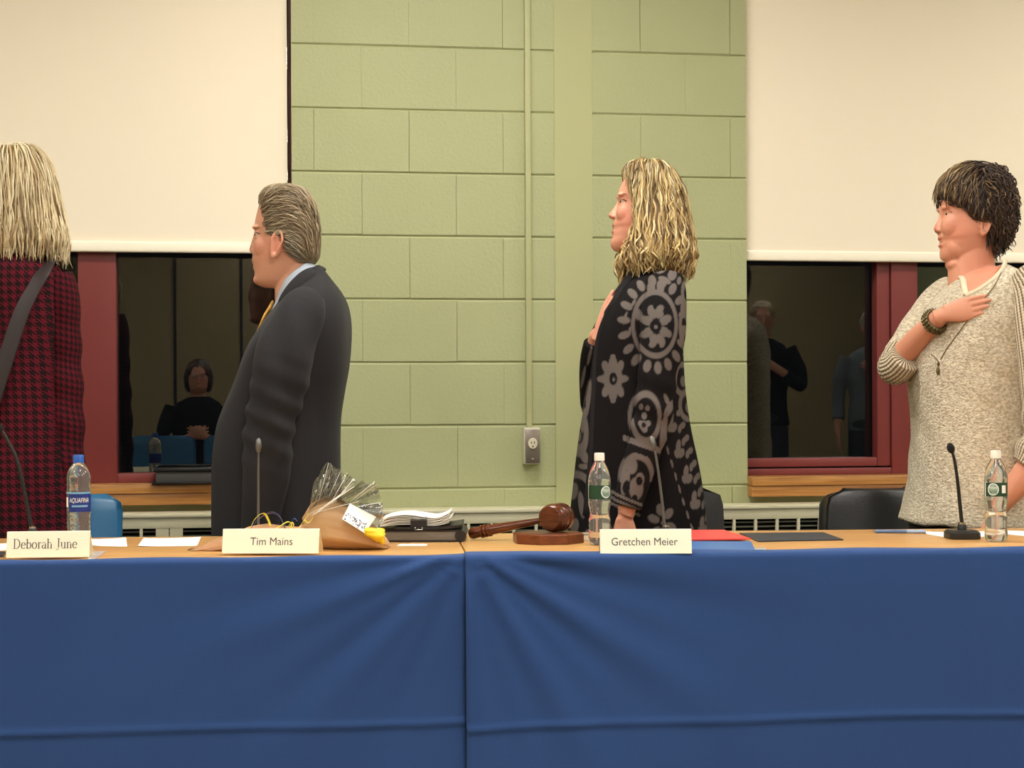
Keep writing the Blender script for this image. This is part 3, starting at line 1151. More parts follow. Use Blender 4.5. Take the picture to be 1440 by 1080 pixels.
hx = (end - cen)
L_ = hx.length
dirh = hx.normalized()
hp = [(0.029, .0065), (0.04, .0062), (L_ * .35, .0085), (L_ * .6, .0112), (L_ * .72, .0118), (L_ * .745, .0122), (L_ * .75, .0150), (L_ * .772, .0150), (L_ * .777, .0112), (L_ * .788, .0112), (L_ * .793, .0150), (L_ * .815, .0150), (L_ * .82, .0112), (L_ * .831, .0112), (L_ * .836, .0152), (L_ * .858, .0152), (L_ * .86, .0122), (L_ * .9, .0125), (L_ * .96, .0135), (L_ * .99, .0105), (L_ * 1.0, .004)]
m = MB(); m.tube([cen + dirh * a for a, b in hp], [b for a, b in hp], 28); m.build('handle', M_walnut, r, angle=35)
# little white box behind the block
p = d_of(822, 760)
fr = Fr(822, p, TBL + 0.0003)
r = fr.root('small_box', 'small white box between the sound block and the white-capped bottle', 'box')
m = MB(); m.box((-.009, -.012, 0), (.008, .012, .012), bev=0.001); m.build('carton', M_paper, r, angle=30)
m = MB(); m.box((-.0085, -.0115, .0121), (.0075, .0115, .0165), bev=0.001); m.build('lid', mat('grey lid', (170, 172, 172), rough=0.5), r, angle=30)

# ---- stack of papers: portfolio, folder, curled sheets, clip
M_port = mat('grey portfolio pages', (112, 106, 98), rough=0.6, var=0.18, vscale=30, stretch=(1, 1, 14))
M_blk = mat('black vinyl', (26, 25, 27), rough=0.38)
dp = d_of(600, 762)
fr = Fr(592, dp, TBL + 0.0005)
s_ = dp / F
r = fr.root('portfolio', 'thick grey and black portfolio lying between the bouquet and the gavel handle', 'portfolio')
hw = 57 * s_
m = MB(); m.box((-hw, -.005, 0.0025), (hw - .008, .19, .024), bev=0.003); m.build('pages', M_port, r, angle=30)
m = MB(); m.box((-hw - .003, -.008, 0), (hw, .195, .0022), bev=0.0008); m.box((-hw - .003, -.008, .0243), (hw, .195, .0268), bev=0.0008)
m.tube([(hw - .004, -.008, .0134), (hw - .004, .195, .0134)], .0128, 14); m.build('cover', M_blk, r, angle=30)
fr2 = Fr(597, dp, TBL + 0.0275)
r = fr2.root('folder', 'slim black folder on top of the grey portfolio', 'folder')
m = MB()
V = []
for i in range(13):
    x = -.07 + .155 * i / 12
    z = .0016 + .006 * max(0, (i - 7) / 5) ** 2
    V.append((x, z))
rings = [[(x, -.012, z), (x, .17, z), (x, .17, z + .006), (x, -.012, z + .006)] for x, z in V]
m.add(*loft(rings)); m.build('cover', M_blk, r, smooth=True, angle=35)
fr3 = Fr(585, dp, TBL + 0.0355)
r = fr3.root('paper_stack', 'stack of curled white sheets held by a binder clip, left of the gavel', 'papers')
sm = [M_paper]
for k in range(7):
    V = []
    n = 26
    for i in range(n + 1):
        t = i / n
        x = -.082 + .160 * t + 0.0018 * ((k * 37) % 5 - 2)
        z = .0006 + k * .0026 + 0.010 * math.exp(-((t - .35) / .33) ** 2) * (0.4 + .1 * k) + (max(0, t - .72) / .28) ** 2 * (.008 + .0042 * ((k * 5) % 4)) - .004 * (max(0, .12 - t) / .12)
        V.append((x, max(z, .0006)))
    rings = [[(x, -.004 + .003 * ((k * 3) % 3), z), (x, .16, z), (x, .16, z + .0011), (x, -.004 + .003 * ((k * 3) % 3), z + .0011)] for x, z in V]
    m = MB(); m.add(*loft(rings)); m.build('sheet', M_paper, r, smooth=True, angle=35)
c0 = fr3.q(589, 733)
r = empty('binder_clip', fr3.loc, -TH, 'black binder clip gripping the front of the curled white sheets', 'binder clip')
m = MB()
x0, x1 = fr3.q(577.5, 735).x, fr3.q(601, 735).x
prof = [(-.012, .0045), (-.012, .0185), (.012, .0265), (.012, .0255), (-.0108, .0175), (-.0108, .0055), (.012, -.0002), (.012, -.001)]
V = [(x, y, z - .004) for x in (x0, x1) for y, z in prof]; n = len(prof)
m.add(V, [(i, (i + 1) % n, n + (i + 1) % n, n + i) for i in range(n)] + [tuple(range(n - 1, -1, -1)), tuple(range(n, 2 * n))]); m.build('jaw', M_blk, r, smooth=False)
m = MB(); xm, hwid = (x0 + x1) / 2, .008
m.tube([(xm - hwid, -.0125, .001), (xm - hwid, -.016, -.006), (xm + hwid, -.016, -.006), (xm + hwid, -.0125, .001)], .0009, 8); m.build('wire_handle', M_chrome, r)

# ---- bouquet
M_kraft = mat('kraft paper', (182, 134, 96), rough=0.7, bump=0.3, bscale=60, var=0.06, vscale=20)
M_kraft2 = mat('pale tan kraft paper', (188, 150, 108), rough=0.6, bump=0.3, bscale=50, var=0.05, vscale=20)
M_yel = mat('yellow tissue', (240, 212, 40), rough=0.55)
M_ryel = mat('yellow ribbon', (232, 216, 70), rough=0.3)
M_rblue = mat('navy ribbon', (44, 62, 128), rough=0.25)


def film_mat(name, fac, tint, rough):
    m = bpy.data.materials.new(name); m.use_nodes = True
    nt = m.node_tree; N, L = nt.nodes, nt.links
    N.remove(N['Principled BSDF'])
    tr = N.new('ShaderNodeBsdfTransparent'); tr.inputs['Color'].default_value = (*tint, 1)
    gl = N.new('ShaderNodeBsdfGlossy'); gl.inputs['Roughness'].default_value = rough; gl.inputs['Color'].default_value = (1, 1, 1, 1)
    lw = N.new('ShaderNodeLayerWeight'); lw.inputs['Blend'].default_value = fac
    mx = N.new('ShaderNodeMixShader')
    L.new(lw.outputs['Facing'], mx.inputs[0]); L.new(tr.outputs[0], mx.inputs[1]); L.new(gl.outputs[0], mx.inputs[2])
    L.new(mx.outputs[0], N['Material Output'].inputs['Surface'])
    return m


M_film = film_mat('clear cellophane', 0.40, (0.93, 0.93, 0.91), 0.16)
dq = d_of(470, 772)
fr = Fr(440, dq, TBL + 0.0005)
bq = fr.root('flower_bouquet', 'bouquet wrapped in kraft paper and clear cellophane with ribbons, behind the middle-left name card', 'bouquet')
rb = np.random.default_rng(5)


def wrap_cone(px_list, name, mt, jag, seed, ncol=40, yb=0.0):
    """crumpled paper wrapper: rows (px, py_top, py_bottom, half depth)"""
    g = np.random.default_rng(seed)
    rings = []
    for i, (px, pt, pb, b) in enumerate(px_list):
        t_, b_ = fr.q(px, pt, yb), fr.q(px, pb, yb)
        c = (t_ + b_) / 2
        h = (t_.z - b_.z) / 2
        ring = []
        for k in range(ncol):
            w = 2 * PI * k / ncol
            pl = 1 + jag * (0.55 * math.sin(w * 7 + seed) + 0.45 * math.sin(w * 13 + i * 0.6 + seed * 2))
            x = c.x + (0.004 * math.sin(w * 5 + seed) if i in (0, len(px_list) - 1) else 0) + 0.5 * jag * 0.01 * math.sin(w * 9)
            ring.append((x, yb + b * pl * math.cos(w), max(0.0004, c.z + h * pl * math.sin(w))))
        rings.append(ring)
    m = MB(); m.add(*loft(rings)); return m.build(name, mt, bq)


# lower roll of paper lying to the left, then the flared head on the right
wrap_cone([(268, 777, 781, .03), (282, 768.5, 781, .045), (300, 760, 779, .055), (325, 752, 778, .06), (350, 741, 777, .06), (375, 737, 776, .058), (400, 740, 775, .05), (420, 741, 772, .038), (434, 734, 768, .026)], 'stem_wrap', M_kraft, 0.07, 3, yb=0.01)
wrap_cone([(428, 728, 752, .018), (436, 712, 762, .032), (446, 705, 770, .045), (460, 700, 774, .058), (478, 703, 776.5, .066), (497, 713, 777, .068), (515, 728, 776.5, .066), (530, 744, 775, .06), (542, 757, 772.5, .05), (546, 764, 770, .03)], 'kraft_wrap', M_kraft2, 0.085, 8, yb=0.015)
# cellophane fan
pv = fr.q(433, 728)
edge = [(438, 690), (449, 668), (461, 650), (470, 655), (480, 662), (489, 666), (498, 672), (508, 674), (517, 680), (528, 677), (533, 690), (536, 706), (539, 722), (540, 732)]
ed = spl([tuple(fr.q(px, py)) for px, py in edge], 5)
V, Q = [], []
nr = 14
for i, e in enumerate(ed):
    e = Vector(e)
    for j in range(nr + 1):
        t = 0.06 + 0.94 * j / nr
        p = pv.lerp(e, t)
        pl = 0.022 * t * math.sin(i * 1.32 + 0.6) + 0.008 * t * math.sin(i * 2.9 + 2)
        V.append((p.x, -0.012 + pl + 0.01 * (1 - t), p.z + 0.002 * math.sin(i * 2.1) * t))
W = nr + 1
for i in range(len(ed) - 1):
    for j in range(nr):
        a = i * W + j
        Q.append((a, a + 1, a + W + 1, a + W))
m = MB(); m.add(V, Q); m.build('cellophane', M_film, bq)
V2 = [(x * 0.96 + 0.004, y + 0.038 + 0.01 * math.sin(x * 300), z * 0.93 + 0.004) for x, y, z in V]
m = MB(); m.add(V2, Q); m.build('cellophane', M_film, bq)
# film highlights along the creases, painted as opaque white strips
M_glint = mat('cellophane crease', (250, 248, 240), rough=0.2, spec=0.9)
for a, b, w in (((462, 651), (446, 712), .0011), ((479, 662), (462, 700), .0012), ((487, 668), (466, 706), .0016), ((497, 674), (470, 706), .0022), ((497, 680), (460, 712), .0013), ((527, 677), (492, 706), .0016), ((530, 681), (496, 706), .0010), ((505, 705), (440, 722), .0018), ((536, 707), (506, 712), .0022), ((474, 704), (436, 722), .0016), ((498, 684), (452, 716), .0036), ((486, 690), (440, 724), .0028), ((468, 706), (438, 726), .0024)):
    p, q2 = fr.q(*a, -.034), fr.q(*b, -.040)
    m = MB(); m.tube([p, p.lerp(q2, .5) + Vector((0.001, -.002, 0.001)), q2], [w * .7, w, w * .4], 6, flat=0.4); m.build('crease_glint', M_glint, bq)
# bluish crumpled film at the right
rings = []
for i in range(9):
    t = i / 8
    c = fr.q(505 + 33 * t, 715 + 4 * t, -.02)
    rings.append([(c.x, c.y + .012 * math.cos(w) * (1 + .3 * math.sin(3 * w + i)), c.z + (.010 + .006 * t) * math.sin(w) * (1 + .25 * math.sin(4 * w + i))) for w in [2 * PI * k / 18 for k in range(18)]])
m = MB(); m.add(*loft(rings)); m.build('film_roll', film_mat('bluish cellophane', 0.5, (0.66, 0.70, 0.80), 0.18), bq)
# printed card with blue sprig
M_tag = mat('white gift card', (244, 242, 234), rough=0.5)
quad = [fr.q(481, 730, -.066), fr.q(513, 750, -.074), fr.q(529, 727, -.03), fr.q(492, 708, -.045)]
m = MB()
nrm = (quad[1] - quad[0]).cross(quad[3] - quad[0]).normalized() * .0008
m.add(quad + [p + nrm for p in quad], [(0, 1, 2, 3), (7, 6, 5, 4), (0, 4, 5, 1), (1, 5, 6, 2), (2, 6, 7, 3), (3, 7, 4, 0)])
tg = m.build('gift_card', M_tag, bq, smooth=False)
M_sprig = mat('blue print', (62, 74, 110), rough=0.6)
e1, e2 = quad[1] - quad[0], quad[3] - quad[0]
m = MB()
for k in range(34):
    u, v = rb.uniform(0.06, 0.94), rb.uniform(0.05, 0.5)
    c = quad[0] + e1 * u + e2 * v - nrm.normalized() * .0009 * (1 if nrm.y > 0 else -1)
    a_ = rb.uniform(0, 6.28); L1, W1 = rb.uniform(.002, .005), rb.uniform(.0008, .0018)
    d1 = (e1.normalized() * math.cos(a_) + e2.normalized() * math.sin(a_)); d2 = (e2.normalized() * math.cos(a_) - e1.normalized() * math.sin(a_))
    m.add([c - d1 * L1, c + d2 * W1, c + d1 * L1, c - d2 * W1], [(0, 1, 2, 3)])
m.build('sprig_print', M_sprig, tg, smooth=False)
# yellow tissue tuft
rings = []
for i in range(7):
    t = i / 6
    c = fr.q(513 + 27 * t, 747 + 8 * t, -.06)
    h = .008 + .008 * t
    rings.append([(c.x + .003 * math.sin(5 * w) * t, c.y + .014 * math.cos(w) * (1 + .2 * math.sin(5 * w + i)), c.z + h * math.sin(w) * (1 + .22 * math.sin(7 * w + 2 * i))) for w in [2 * PI * k / 22 for k in range(22)]])
m = MB(); m.add(*loft(rings)); m.build('tissue', M_yel, bq)
# ribbons
def ribbon(pts, mt, w=.0035, yb=-.05):
    sp = spl([tuple(fr.q(*p[:2], yb + (p[2] if len(p) > 2 else 0))) for p in pts], 8)
    m = MB(); m.tube(sp, [(w, .0006)] * len(sp), 8, ref=(0, 1, 0.4)); m.build('ribbon', mt, bq)
ribbon([(351, 748), (356, 734), (364, 724.5), (372, 722.5, .03), (378, 733, .04), (380, 740, .04)], M_ryel, .0025)
ribbon([(352, 747), (357, 737), (366, 728, .03), (380, 721, .05), (392, 725, .05), (400, 740, .04), (402, 746, .03)], M_rblue, .0042, -.045)
ribbon([(380, 748), (392, 741), (404, 734), (410, 737, .01), (406, 747)], M_ryel, .003)
ribbon([(402, 748), (409, 735), (413, 738), (410, 748)], M_ryel, .0034, -.055)
ribbon([(418, 746), (424, 737), (431, 727), (434, 722)], M_ryel, .003)
ribbon([(428, 731), (434, 735), (440, 728)], M_ryel, .003, -.04)
ribbon([(410, 733, .02), (414, 729, .02), (418, 733, .02)], M_rblue, .003)

# ---- things on the left sill
c = on_wall(258, 678, YW - 0.005)
r = empty('binder', (c.x, YW + 0.0, SILL + 0.0005), 0, 'black and grey binder lying on the left window sill beside the man', 'binder')
w2 = on_wall(302, 678, YW - 0.04).x - c.x
w1 = c.x - on_wall(214, 678, YW - 0.04).x
m = MB(); m.box((-w1, -.075, 0.0), (w2, .055, .005), bev=0.002); m.box((-w1 + .006, -.068, .0385), (w2 - .004, .055, .0480), bev=0.002)
m.build('cover', M_blk, r, angle=30)
m = MB(); m.box((-w1 + .012, -.062, .0055), (w2 - .01, .05, .038), bev=0.001); m.build('pages', mat('dim grey pages', (70, 68, 64), rough=0.7, var=0.2, vscale=20, stretch=(1, 1, 20)), r, angle=30)

# ---- chairs
M_chblk = mat('black leather', (24, 23, 25), rough=0.38, bump=0.15, bscale=220)
M_chgrey = mat('black chair plastic', (20, 20, 21), rough=0.5)
M_chblue = mat('blue moulded plastic', (38, 104, 148), rough=0.35)
M_chfr = mat('chrome chair tube', (160, 160, 160), rough=0.25, metal=0.9)


def shell(w, h, z0, y0, lean, th, r0=0.05, belly=0.02, n=16, m_=14, taper=0.0):
    """curved back panel: rounded rectangle with thickness"""
    V, Q = [], []
    for s in (0, 1):
        for j in range(m_ + 1):
            t = j / m_
            for i in range(n + 1):
                u = -1 + 2 * i / n
                hw = w / 2 * (1 - taper * t)
                zz = z0 + h * t
                # rounded top corners
                if t > 1 - r0 / h:
                    k = (t - (1 - r0 / h)) * h
                    hw -= r0 - math.sqrt(max(0, r0 * r0 - k * k))
                if t < r0 / h:
                    k = r0 - t * h
                    hw -= r0 - math.sqrt(max(0, r0 * r0 - k * k))
                V.append((u * hw, y0 + lean * t - belly * (1 - u * u) + belly + s * th, zz))
    W = n + 1; K = W * (m_ + 1)
    for j in range(m_):
        for i in range(n):
            a = j * W + i
            Q.append((a, a + 1, a + W + 1, a + W)); Q.append((K + a, K + a + W, K + a + W + 1, K + a + 1))
    for j in range(m_):
        for a, b in ((j * W + W, j * W), (j * W + n, j * W + n + W)):
            Q.append((a, b, K + b, K + a))
    for i in range(n):
        for a, b in ((i, i + 1), (m_ * W + i + 1, m_ * W + i)):
            Q.append((b, a, K + a, K + b))
    return V, Q


def office_chair(px, d, label, turn=0.0, top=0.79):
    fr = Fr(px, d, 0)
    r = fr.root('office_chair', label, 'chair', 'black office chairs behind the table')
    r.rotation_euler = (0, 0, -TH + turn)
    m = MB(); v, f = shell(.34, .36, top - .36, .14, .04, .055, .05, .03, taper=.12); m.add(v, f); o = m.build('backrest', M_chblk, r); 
    b = o.modifiers.new('b', 'BEVEL'); b.width = .015; b.segments = 3; b.limit_method = 'ANGLE'; b.angle_limit = math.radians(50)
    m = MB(); m.box((-.19, -.20, .40), (.19, .15, .475), bev=.03); m.build('seat', M_chblk, r)
    for sx in (-1, 1):
        m = MB(); m.tube(spl([(sx * .2, .12, .44), (sx * .225, .12, .60), (sx * .225, .06, .625), (sx * .225, -.12, .62), (sx * .2, -.13, .45)], 6), .012, 10); m.build('armrest', M_chgrey, r)
    m = MB(); m.tube([(0, .17, .40), (0, .20, top - .2)], (.02), 10); m.build('back_post', M_chgrey, r)
    m = MB(); m.tube([(0, 0, .09), (0, 0, .40)], .026, 16); m.build('column', M_chfr, r)
    for k in range(5):
        a = 2 * PI * k / 5 + .3
        m = MB(); m.tube([(0, 0, .105), (.15 * math.cos(a), .15 * math.sin(a), .085), (.25 * math.cos(a), .25 * math.sin(a), .066)], [.022, .018, .013], 10); g = m.build('leg', M_chgrey, r)
        m = MB(); m.tube([(.25 * math.cos(a) - .02 * math.sin(a), .25 * math.sin(a) + .02 * math.cos(a), .0275), (.25 * math.cos(a) + .02 * math.sin(a), .25 * math.sin(a) - .02 * math.cos(a), .0275)], .027, 16); m.build('caster', M_chgrey, g, angle=40)
    return r


def shell_chair(loc, rz, label, group=None, top=0.80, back_w=0.36):
    r = empty('plastic_chair', loc, rz, label, 'chair', group)
    m = MB(); v, f = shell(back_w, .36, top - .36, .19, .05, .006, .05, .035); m.add(v, f); m.build('backrest', M_chblue, r)
    m = MB()
    V, Q = [], []
    n = 12
    for s in (0, 1):
        for j in range(n + 1):
            for i in range(n + 1):
                u, t = -1 + 2 * i / n, j / n
                y = -.21 + .43 * t
                z = .445 + .012 * u * u + (.02 * max(0, t - .75) * 4) - .022 * max(0, .2 - t) * 5 - .006 * s
                V.append((u * .20 * (1 - .1 * t), y, z))
    W = n + 1; K = W * W
    for j in range(n):
        for i in range(n):
            a = j * W + i
            Q.append((a, a + 1, a + W + 1, a + W)); Q.append((K + a, K + a + W, K + a + W + 1, K + a + 1))
    for i in range(n):
        for a, b in ((i, i + 1), (n * W + i + 1, n * W + i), ((i + 1) * W, i * W), (i * W + n, (i + 1) * W + n)):
            Q.append((b, a, K + a, K + b))
    m.add(V, Q); m.build('seat', M_chblue, r)
    for sx in (-1, 1):
        m = MB(); m.tube(spl([(sx * .17, .20, top - .28), (sx * .175, .19, .43), (sx * .20, .24, .012)], 6), .011, 10); m.build('leg', M_chfr, r)
        m = MB(); m.tube(spl([(sx * .17, -.15, .435), (sx * .20, -.21, .012)], 4), .011, 10); m.build('leg', M_chfr, r)
    return r


office_chair(1252, 5.0, 'black leather office chair behind the short-haired woman in the cream sweater', 0.0, top=.795)
office_chair(940, 5.0, 'black leather office chair mostly hidden behind the woman in the patterned cardigan', -0.1, top=.80)
f_ = Fr(66, 4.85, 0)
shell_chair(f_.loc, -TH, 'blue plastic chair behind the blonde woman, its edge showing right of the blue-capped bottle', top=.795, back_w=.305)
# ================================================================== people
LIN = lambda r, g, b: np.array(srgb(r, g, b)[:3])
M_skin = mat('skin', (0.5, 0.3, 0.2), rough=0.48, spec=0.4, attr='Col', sss=0.12, bump=0.08, bscale=900)
M_eye = mat('eye white', (196, 178, 166), rough=0.2)
M_iris = mat('iris', (60, 48, 38), rough=0.1)
M_lash = mat('lash', (40, 28, 22), rough=0.7)
M_hair = mat('hair', (0.3, 0.2, 0.1), rough=0.42, spec=0.35, attr='Col', var=0.10, vscale=160)
M_trou = mat('dark trousers', (26, 26, 30), rough=0.85)
M_shoe = mat('black shoe leather', (18, 17, 17), rough=0.35)


def dense(rows, k=4):
    """smooth in-between rows"""
    a = np.array(rows, dtype=float)
    out = []
    n = len(a)
    for i in range(n - 1):
        p0, p1, p2, p3 = a[max(i - 1, 0)], a[i], a[i + 1], a[min(i + 2, n - 1)]
        for j in range(k):
            t = j / k
            m1, m2 = (p2 - p0) / 2, (p3 - p1) / 2
            out.append((2 * t ** 3 - 3 * t * t + 1) * p1 + (t ** 3 - 2 * t * t + t) * m1 + (-2 * t ** 3 + 3 * t * t) * p2 + (t ** 3 - t * t) * m2)
    out.append(a[-1])
    return np.array(out)


def sgnp(x, e):
    return np.sign(x) * np.abs(x) ** e


TT = np.linspace(0, 2 * PI, 48, endpoint=False)


def body_rings(fr, rows, n=2.5, yc=0.0, k=4):
    """rows: (xl, yl, xr, yr, b[, yc]) silhouette pixels at the left and right edge, half depth b in metres"""
    rows = [list(r) + ([yc] if len(r) == 5 else []) for r in rows]
    out = []
    for xl, yl, xr, yr, b, y0 in dense(rows, k):
        p, q = fr.q(xl, yl), fr.q(xr, yr)
        c, h = (p + q) / 2, (q - p) / 2
        cs, sn = sgnp(np.cos(TT), 2 / n), sgnp(np.sin(TT), 2 / n)
        out.append(np.stack([c.x + h.x * cs, y0 + b * sn, c.z + h.z * cs], 1))
    return out


def head_rings(fr, rows, k=4, mid=0.56, n=2.15, grow=0.0, clip=None, yc=0.0):
    """rows: (py, x_front, x_back, half width); clip(py) -> pixel x in front of which the ring is cut off flat"""
    out = []
    for py, xf, xb, b in dense(rows, k):
        f_, bk = fr.q(xf, py), fr.q(xb, py)
        xm = f_.x + (bk.x - f_.x) * mid
        cs, sn = np.cos(TT), np.sin(TT)
        c2 = sgnp(cs, 2 / n); s2 = sgnp(sn, 2 / n)
        x = np.where(c2 < 0, xm + (xm - f_.x + grow) * c2, xm + (bk.x - xm + grow) * c2)
        y = yc + (b + grow) * s2 * (1 - 0.16 * np.clip(-cs, 0, 1) ** 2)
        if clip is not None:
            xc = fr.q(clip(py), py).x
            x = np.maximum(x, xc)
        z = np.full_like(x, f_.z)
        out.append(np.stack([x, y, z], 1))
    return out


def limb(fr, pts, n=16):
    """pts: (px, py, dy, r) or (px, py, dy, rx, ry)"""
    P = dense([list(p[:4]) for p in pts], 4)
    c = [fr.q(a, b, 0) + Vector((0, d, 0)) for a, b, d, r in P]
    return tube(c, [r for a, b, d, r in P], n)


def hand(wrist, d, nrm, side, size=1.0, curl=(0.25, 0.3, 0.3, 0.35), spread=0.10, thumb=(0.6, 0.2), thick=1.0):
    """palm, four fingers and a thumb; d: towards the fingers, nrm: out of the back of the hand, side: towards the thumb"""
    w = Vector(wrist); d = Vector(d).normalized()
    nrm = Vector(nrm); nrm = (nrm - d * nrm.dot(d)).normalized()
    side = Vector(side); side = (side - d * side.dot(d) - nrm * side.dot(nrm)).normalized()
    S = size
    parts = []
    rings = []
    for t, hw, ht, off in ((-0.03, .024, .019, 0), (0.0, .025, .018, 0), (.02, .031, .0165, .002), (.045, .038, .0155, .001), (.070, .041, .0138, 0), (.088, .040, .0118, 0), (.098, .036, .008, 0)):
        c = w + d * (t * S) + side * (off * S)
        rings.append([c + side * (hw * S * math.cos(a)) + nrm * (ht * S * thick * math.sin(a)) for a in [2 * PI * k / 20 for k in range(20)]])
    parts.append(loft(rings))
    tips = []
    for i, (o, ln, r) in enumerate(((.029, .072, .0100), (.0098, .080, .0102), (-.0098, .074, .0098), (-.028, .058, .0086))):
        base = w + d * ((.082 - .004 * abs(i - 1)) * S) + side * (o * S)
        ang = spread * (1.5 - i) / 1.5
        fd = (d * math.cos(ang) + side * math.sin(ang)).normalized()
        fn = nrm
        pts = [base, ]
        p = base.copy()
        rr = [r * S * 1.02]
        for seg, (fl, cr) in enumerate(((.46, .55), (.30, 1.0), (.24, .7))):
            a = curl[i] * cr
            fd, fn = (fd * math.cos(a) - fn * math.sin(a)).normalized(), (fn * math.cos(a) + fd * math.sin(a)).normalized()
            for h in (0.5, 1.0):
                q = p + fd * (ln * fl * S * h)
                pts.append(q); rr.append(r * S * (1.0 - 0.13 * (seg + h)) * (1.06 if h == 1.0 and seg < 2 else 1))
            p = pts[-1]
        pts.append(p + fd * r * S * .35); rr.append(r * S * .50)
        parts.append(tube(pts, rr, 12))
        tips.append((pts[-1].copy(), fn.copy(), fd.copy(), r * S))
    # thumb leaves the side of the palm near its base
    b0 = w + d * (.018 * S) + side * (.020 * S)
    td = (d * math.cos(thumb[0]) + side * math.sin(thumb[0]) - nrm * thumb[1]).normalized()
    p1 = b0 + td * (.036 * S)
    td2 = (td + d * .35).normalized()
    p2 = p1 + td2 * (.032 * S)
    p3 = p2 + (td2 + d * .2).normalized() * (.026 * S)
    parts.append(tube([b0 - td * .012 * S, b0, p1, p2, p3, p3 + td2 * .005 * S], [.013 * S, .0145 * S, .0115 * S, .0098 * S, .0080 * S, .003 * S], 12))
    return parts, tips


def paint_skin(me, base, spots=()):
    a = verts(me)
    c = np.tile(base, (len(a), 1))
    c *= (1 + 0.05 * wob(a, 40, 3)[:, None] * np.array([0.6, 1.0, 1.0]))
    for cen, rad, colr, st in spots:
        cen = np.array(cen); rad = np.array(rad) if hasattr(rad, '__len__') else np.array([rad] * 3)
        dd = np.sqrt((((a - cen) / rad) ** 2).sum(1))
        w = (st * (1 - sstep(0.55, 1.0, dd)))[:, None]
        c = c * (1 - w) + np.array(colr) * w
    set_color(me, c)


def skin_obj(parts, root, base, spots=(), voxel=0.0026, smooth=6):
    me = union(parts, voxel, smooth)
    paint_skin(me, base, spots)
    return link('body', me, M_skin, root)


def strands(shell_v, shell_f, fields, seed=1):
    """hair locks that run over the surface of a hair volume
    fields: dict(n, length(lo,hi), r, dir(p)->vector, step, lift, wave, wavelen, color(p, rng), keep(p), drop)"""
    g = np.random.default_rng(seed)
    tri_bvh = BVHTree.FromPolygons([Vector(p) for p in shell_v], shell_f)
    A = np.array([[shell_v[f[0]], shell_v[f[1]], shell_v[f[2]]] for f in shell_f], dtype=float)
    area = np.linalg.norm(np.cross(A[:, 1] - A[:, 0], A[:, 2] - A[:, 0]), axis=1)
    V, Q, C = [], [], []
    for fd in fields:
        keep = fd.get('keep')
        made, tries = 0, 0
        cum = np.cumsum(area) / area.sum()
        while made < fd['n'] and tries < fd['n'] * 30:
            tries += 1
            fi = int(np.searchsorted(cum, g.random()))
            fi = min(fi, len(shell_f) - 1)
            f = shell_f[fi]
            a, b, c = (Vector(shell_v[f[0]]), Vector(shell_v[f[1]]), Vector(shell_v[f[2]]))
            u, v = g.random(), g.random()
            if u + v > 1: u, v = 1 - u, 1 - v
            p = a + (b - a) * u + (c - a) * v
            if len(f) == 4 and g.random() < 0.5:
                dd_ = Vector(shell_v[f[3]]); p = a + (c - a) * u + (dd_ - a) * v if u + v <= 1 else p
            if keep and not keep(p):
                continue
            made += 1
            L_ = g.uniform(*fd['length'])
            st = fd.get('step', 0.008)
            n = max(5, int(L_ / st))
            ph, ph2 = g.uniform(0, 6.28), g.uniform(0, 6.28)
            wl = fd.get('wavelen', 0.04) * g.uniform(0.7, 1.3)
            wa = fd.get('wave', 0.0) * g.uniform(0.4, 1.3)
            lf = fd.get('lift', 0.002)
            lift0 = g.uniform(-0.3, 1.0) * lf
            col = fd['color'](p, g)
            r0 = fd['r'] * g.uniform(0.6, 1.3)
            jit = Vector(g.normal(size=3)) * fd.get('jit', 0.12)
            free = False
            nfree = 0
            tail = fd.get('tail', 0.03) * g.uniform(.2, 1.4)
            pts = []
            dprev = None
            for i in range(n):
                if not free:
                    loc, nrm, idx, dist = tri_bvh.find_nearest(p)
                    if nrm is None:
                        break
                    d = fd['dir'](p) + jit
                    d = (d - nrm * d.dot(nrm))
                    if d.length < 1e-5:
                        break
                    d.normalize()
                    if fd.get('drop') and fd['drop'](p, nrm):
                        free = True
                        d = dprev or d
                        dprev = d
                    else:
                        p = loc
                if free:
                    nfree += 1
                    if nfree * st > tail:
                        break
                    d = (dprev * 0.75 + Vector((0, 0, -0.25)) + Vector(g.normal(size=3)) * .05).normalized()
                s = i * st
                side = d.cross(nrm).normalized()
                amp = wa * min(1.0, i / (n * 0.35))
                off = nrm * (lift0 + amp * 0.6 * math.sin(2 * PI * s / wl + ph2)) + side * (amp * math.sin(2 * PI * s / wl + ph))
                pts.append(p + off)
                dprev = d
                p = p + d * st
                if fd.get('stop') and fd['stop'](p):
                    break
            if len(pts) < 4:
                continue
            m = len(pts)
            rad = [r0 * (0.35 + 0.65 * min(1, i / (m * 0.2))) * (1 - 0.85 * max(0, (i / (m - 1) - 0.45) / 0.55) ** 1.5) for i in range(m)]
            tv, tf = tube(pts, rad, 5, cap=False)
            bs = len(V)
            V.extend(tv); Q.extend([tuple(k + bs for k in q) for q in tf])
            sh = np.array([1.0 + fd.get('grad', -0.15) * (k // 5) / m for k in range(len(tv))])
            C.append(np.array(col)[None, :] * sh[:, None])
    return V, Q, (np.concatenate(C) if C else np.zeros((0, 3)))


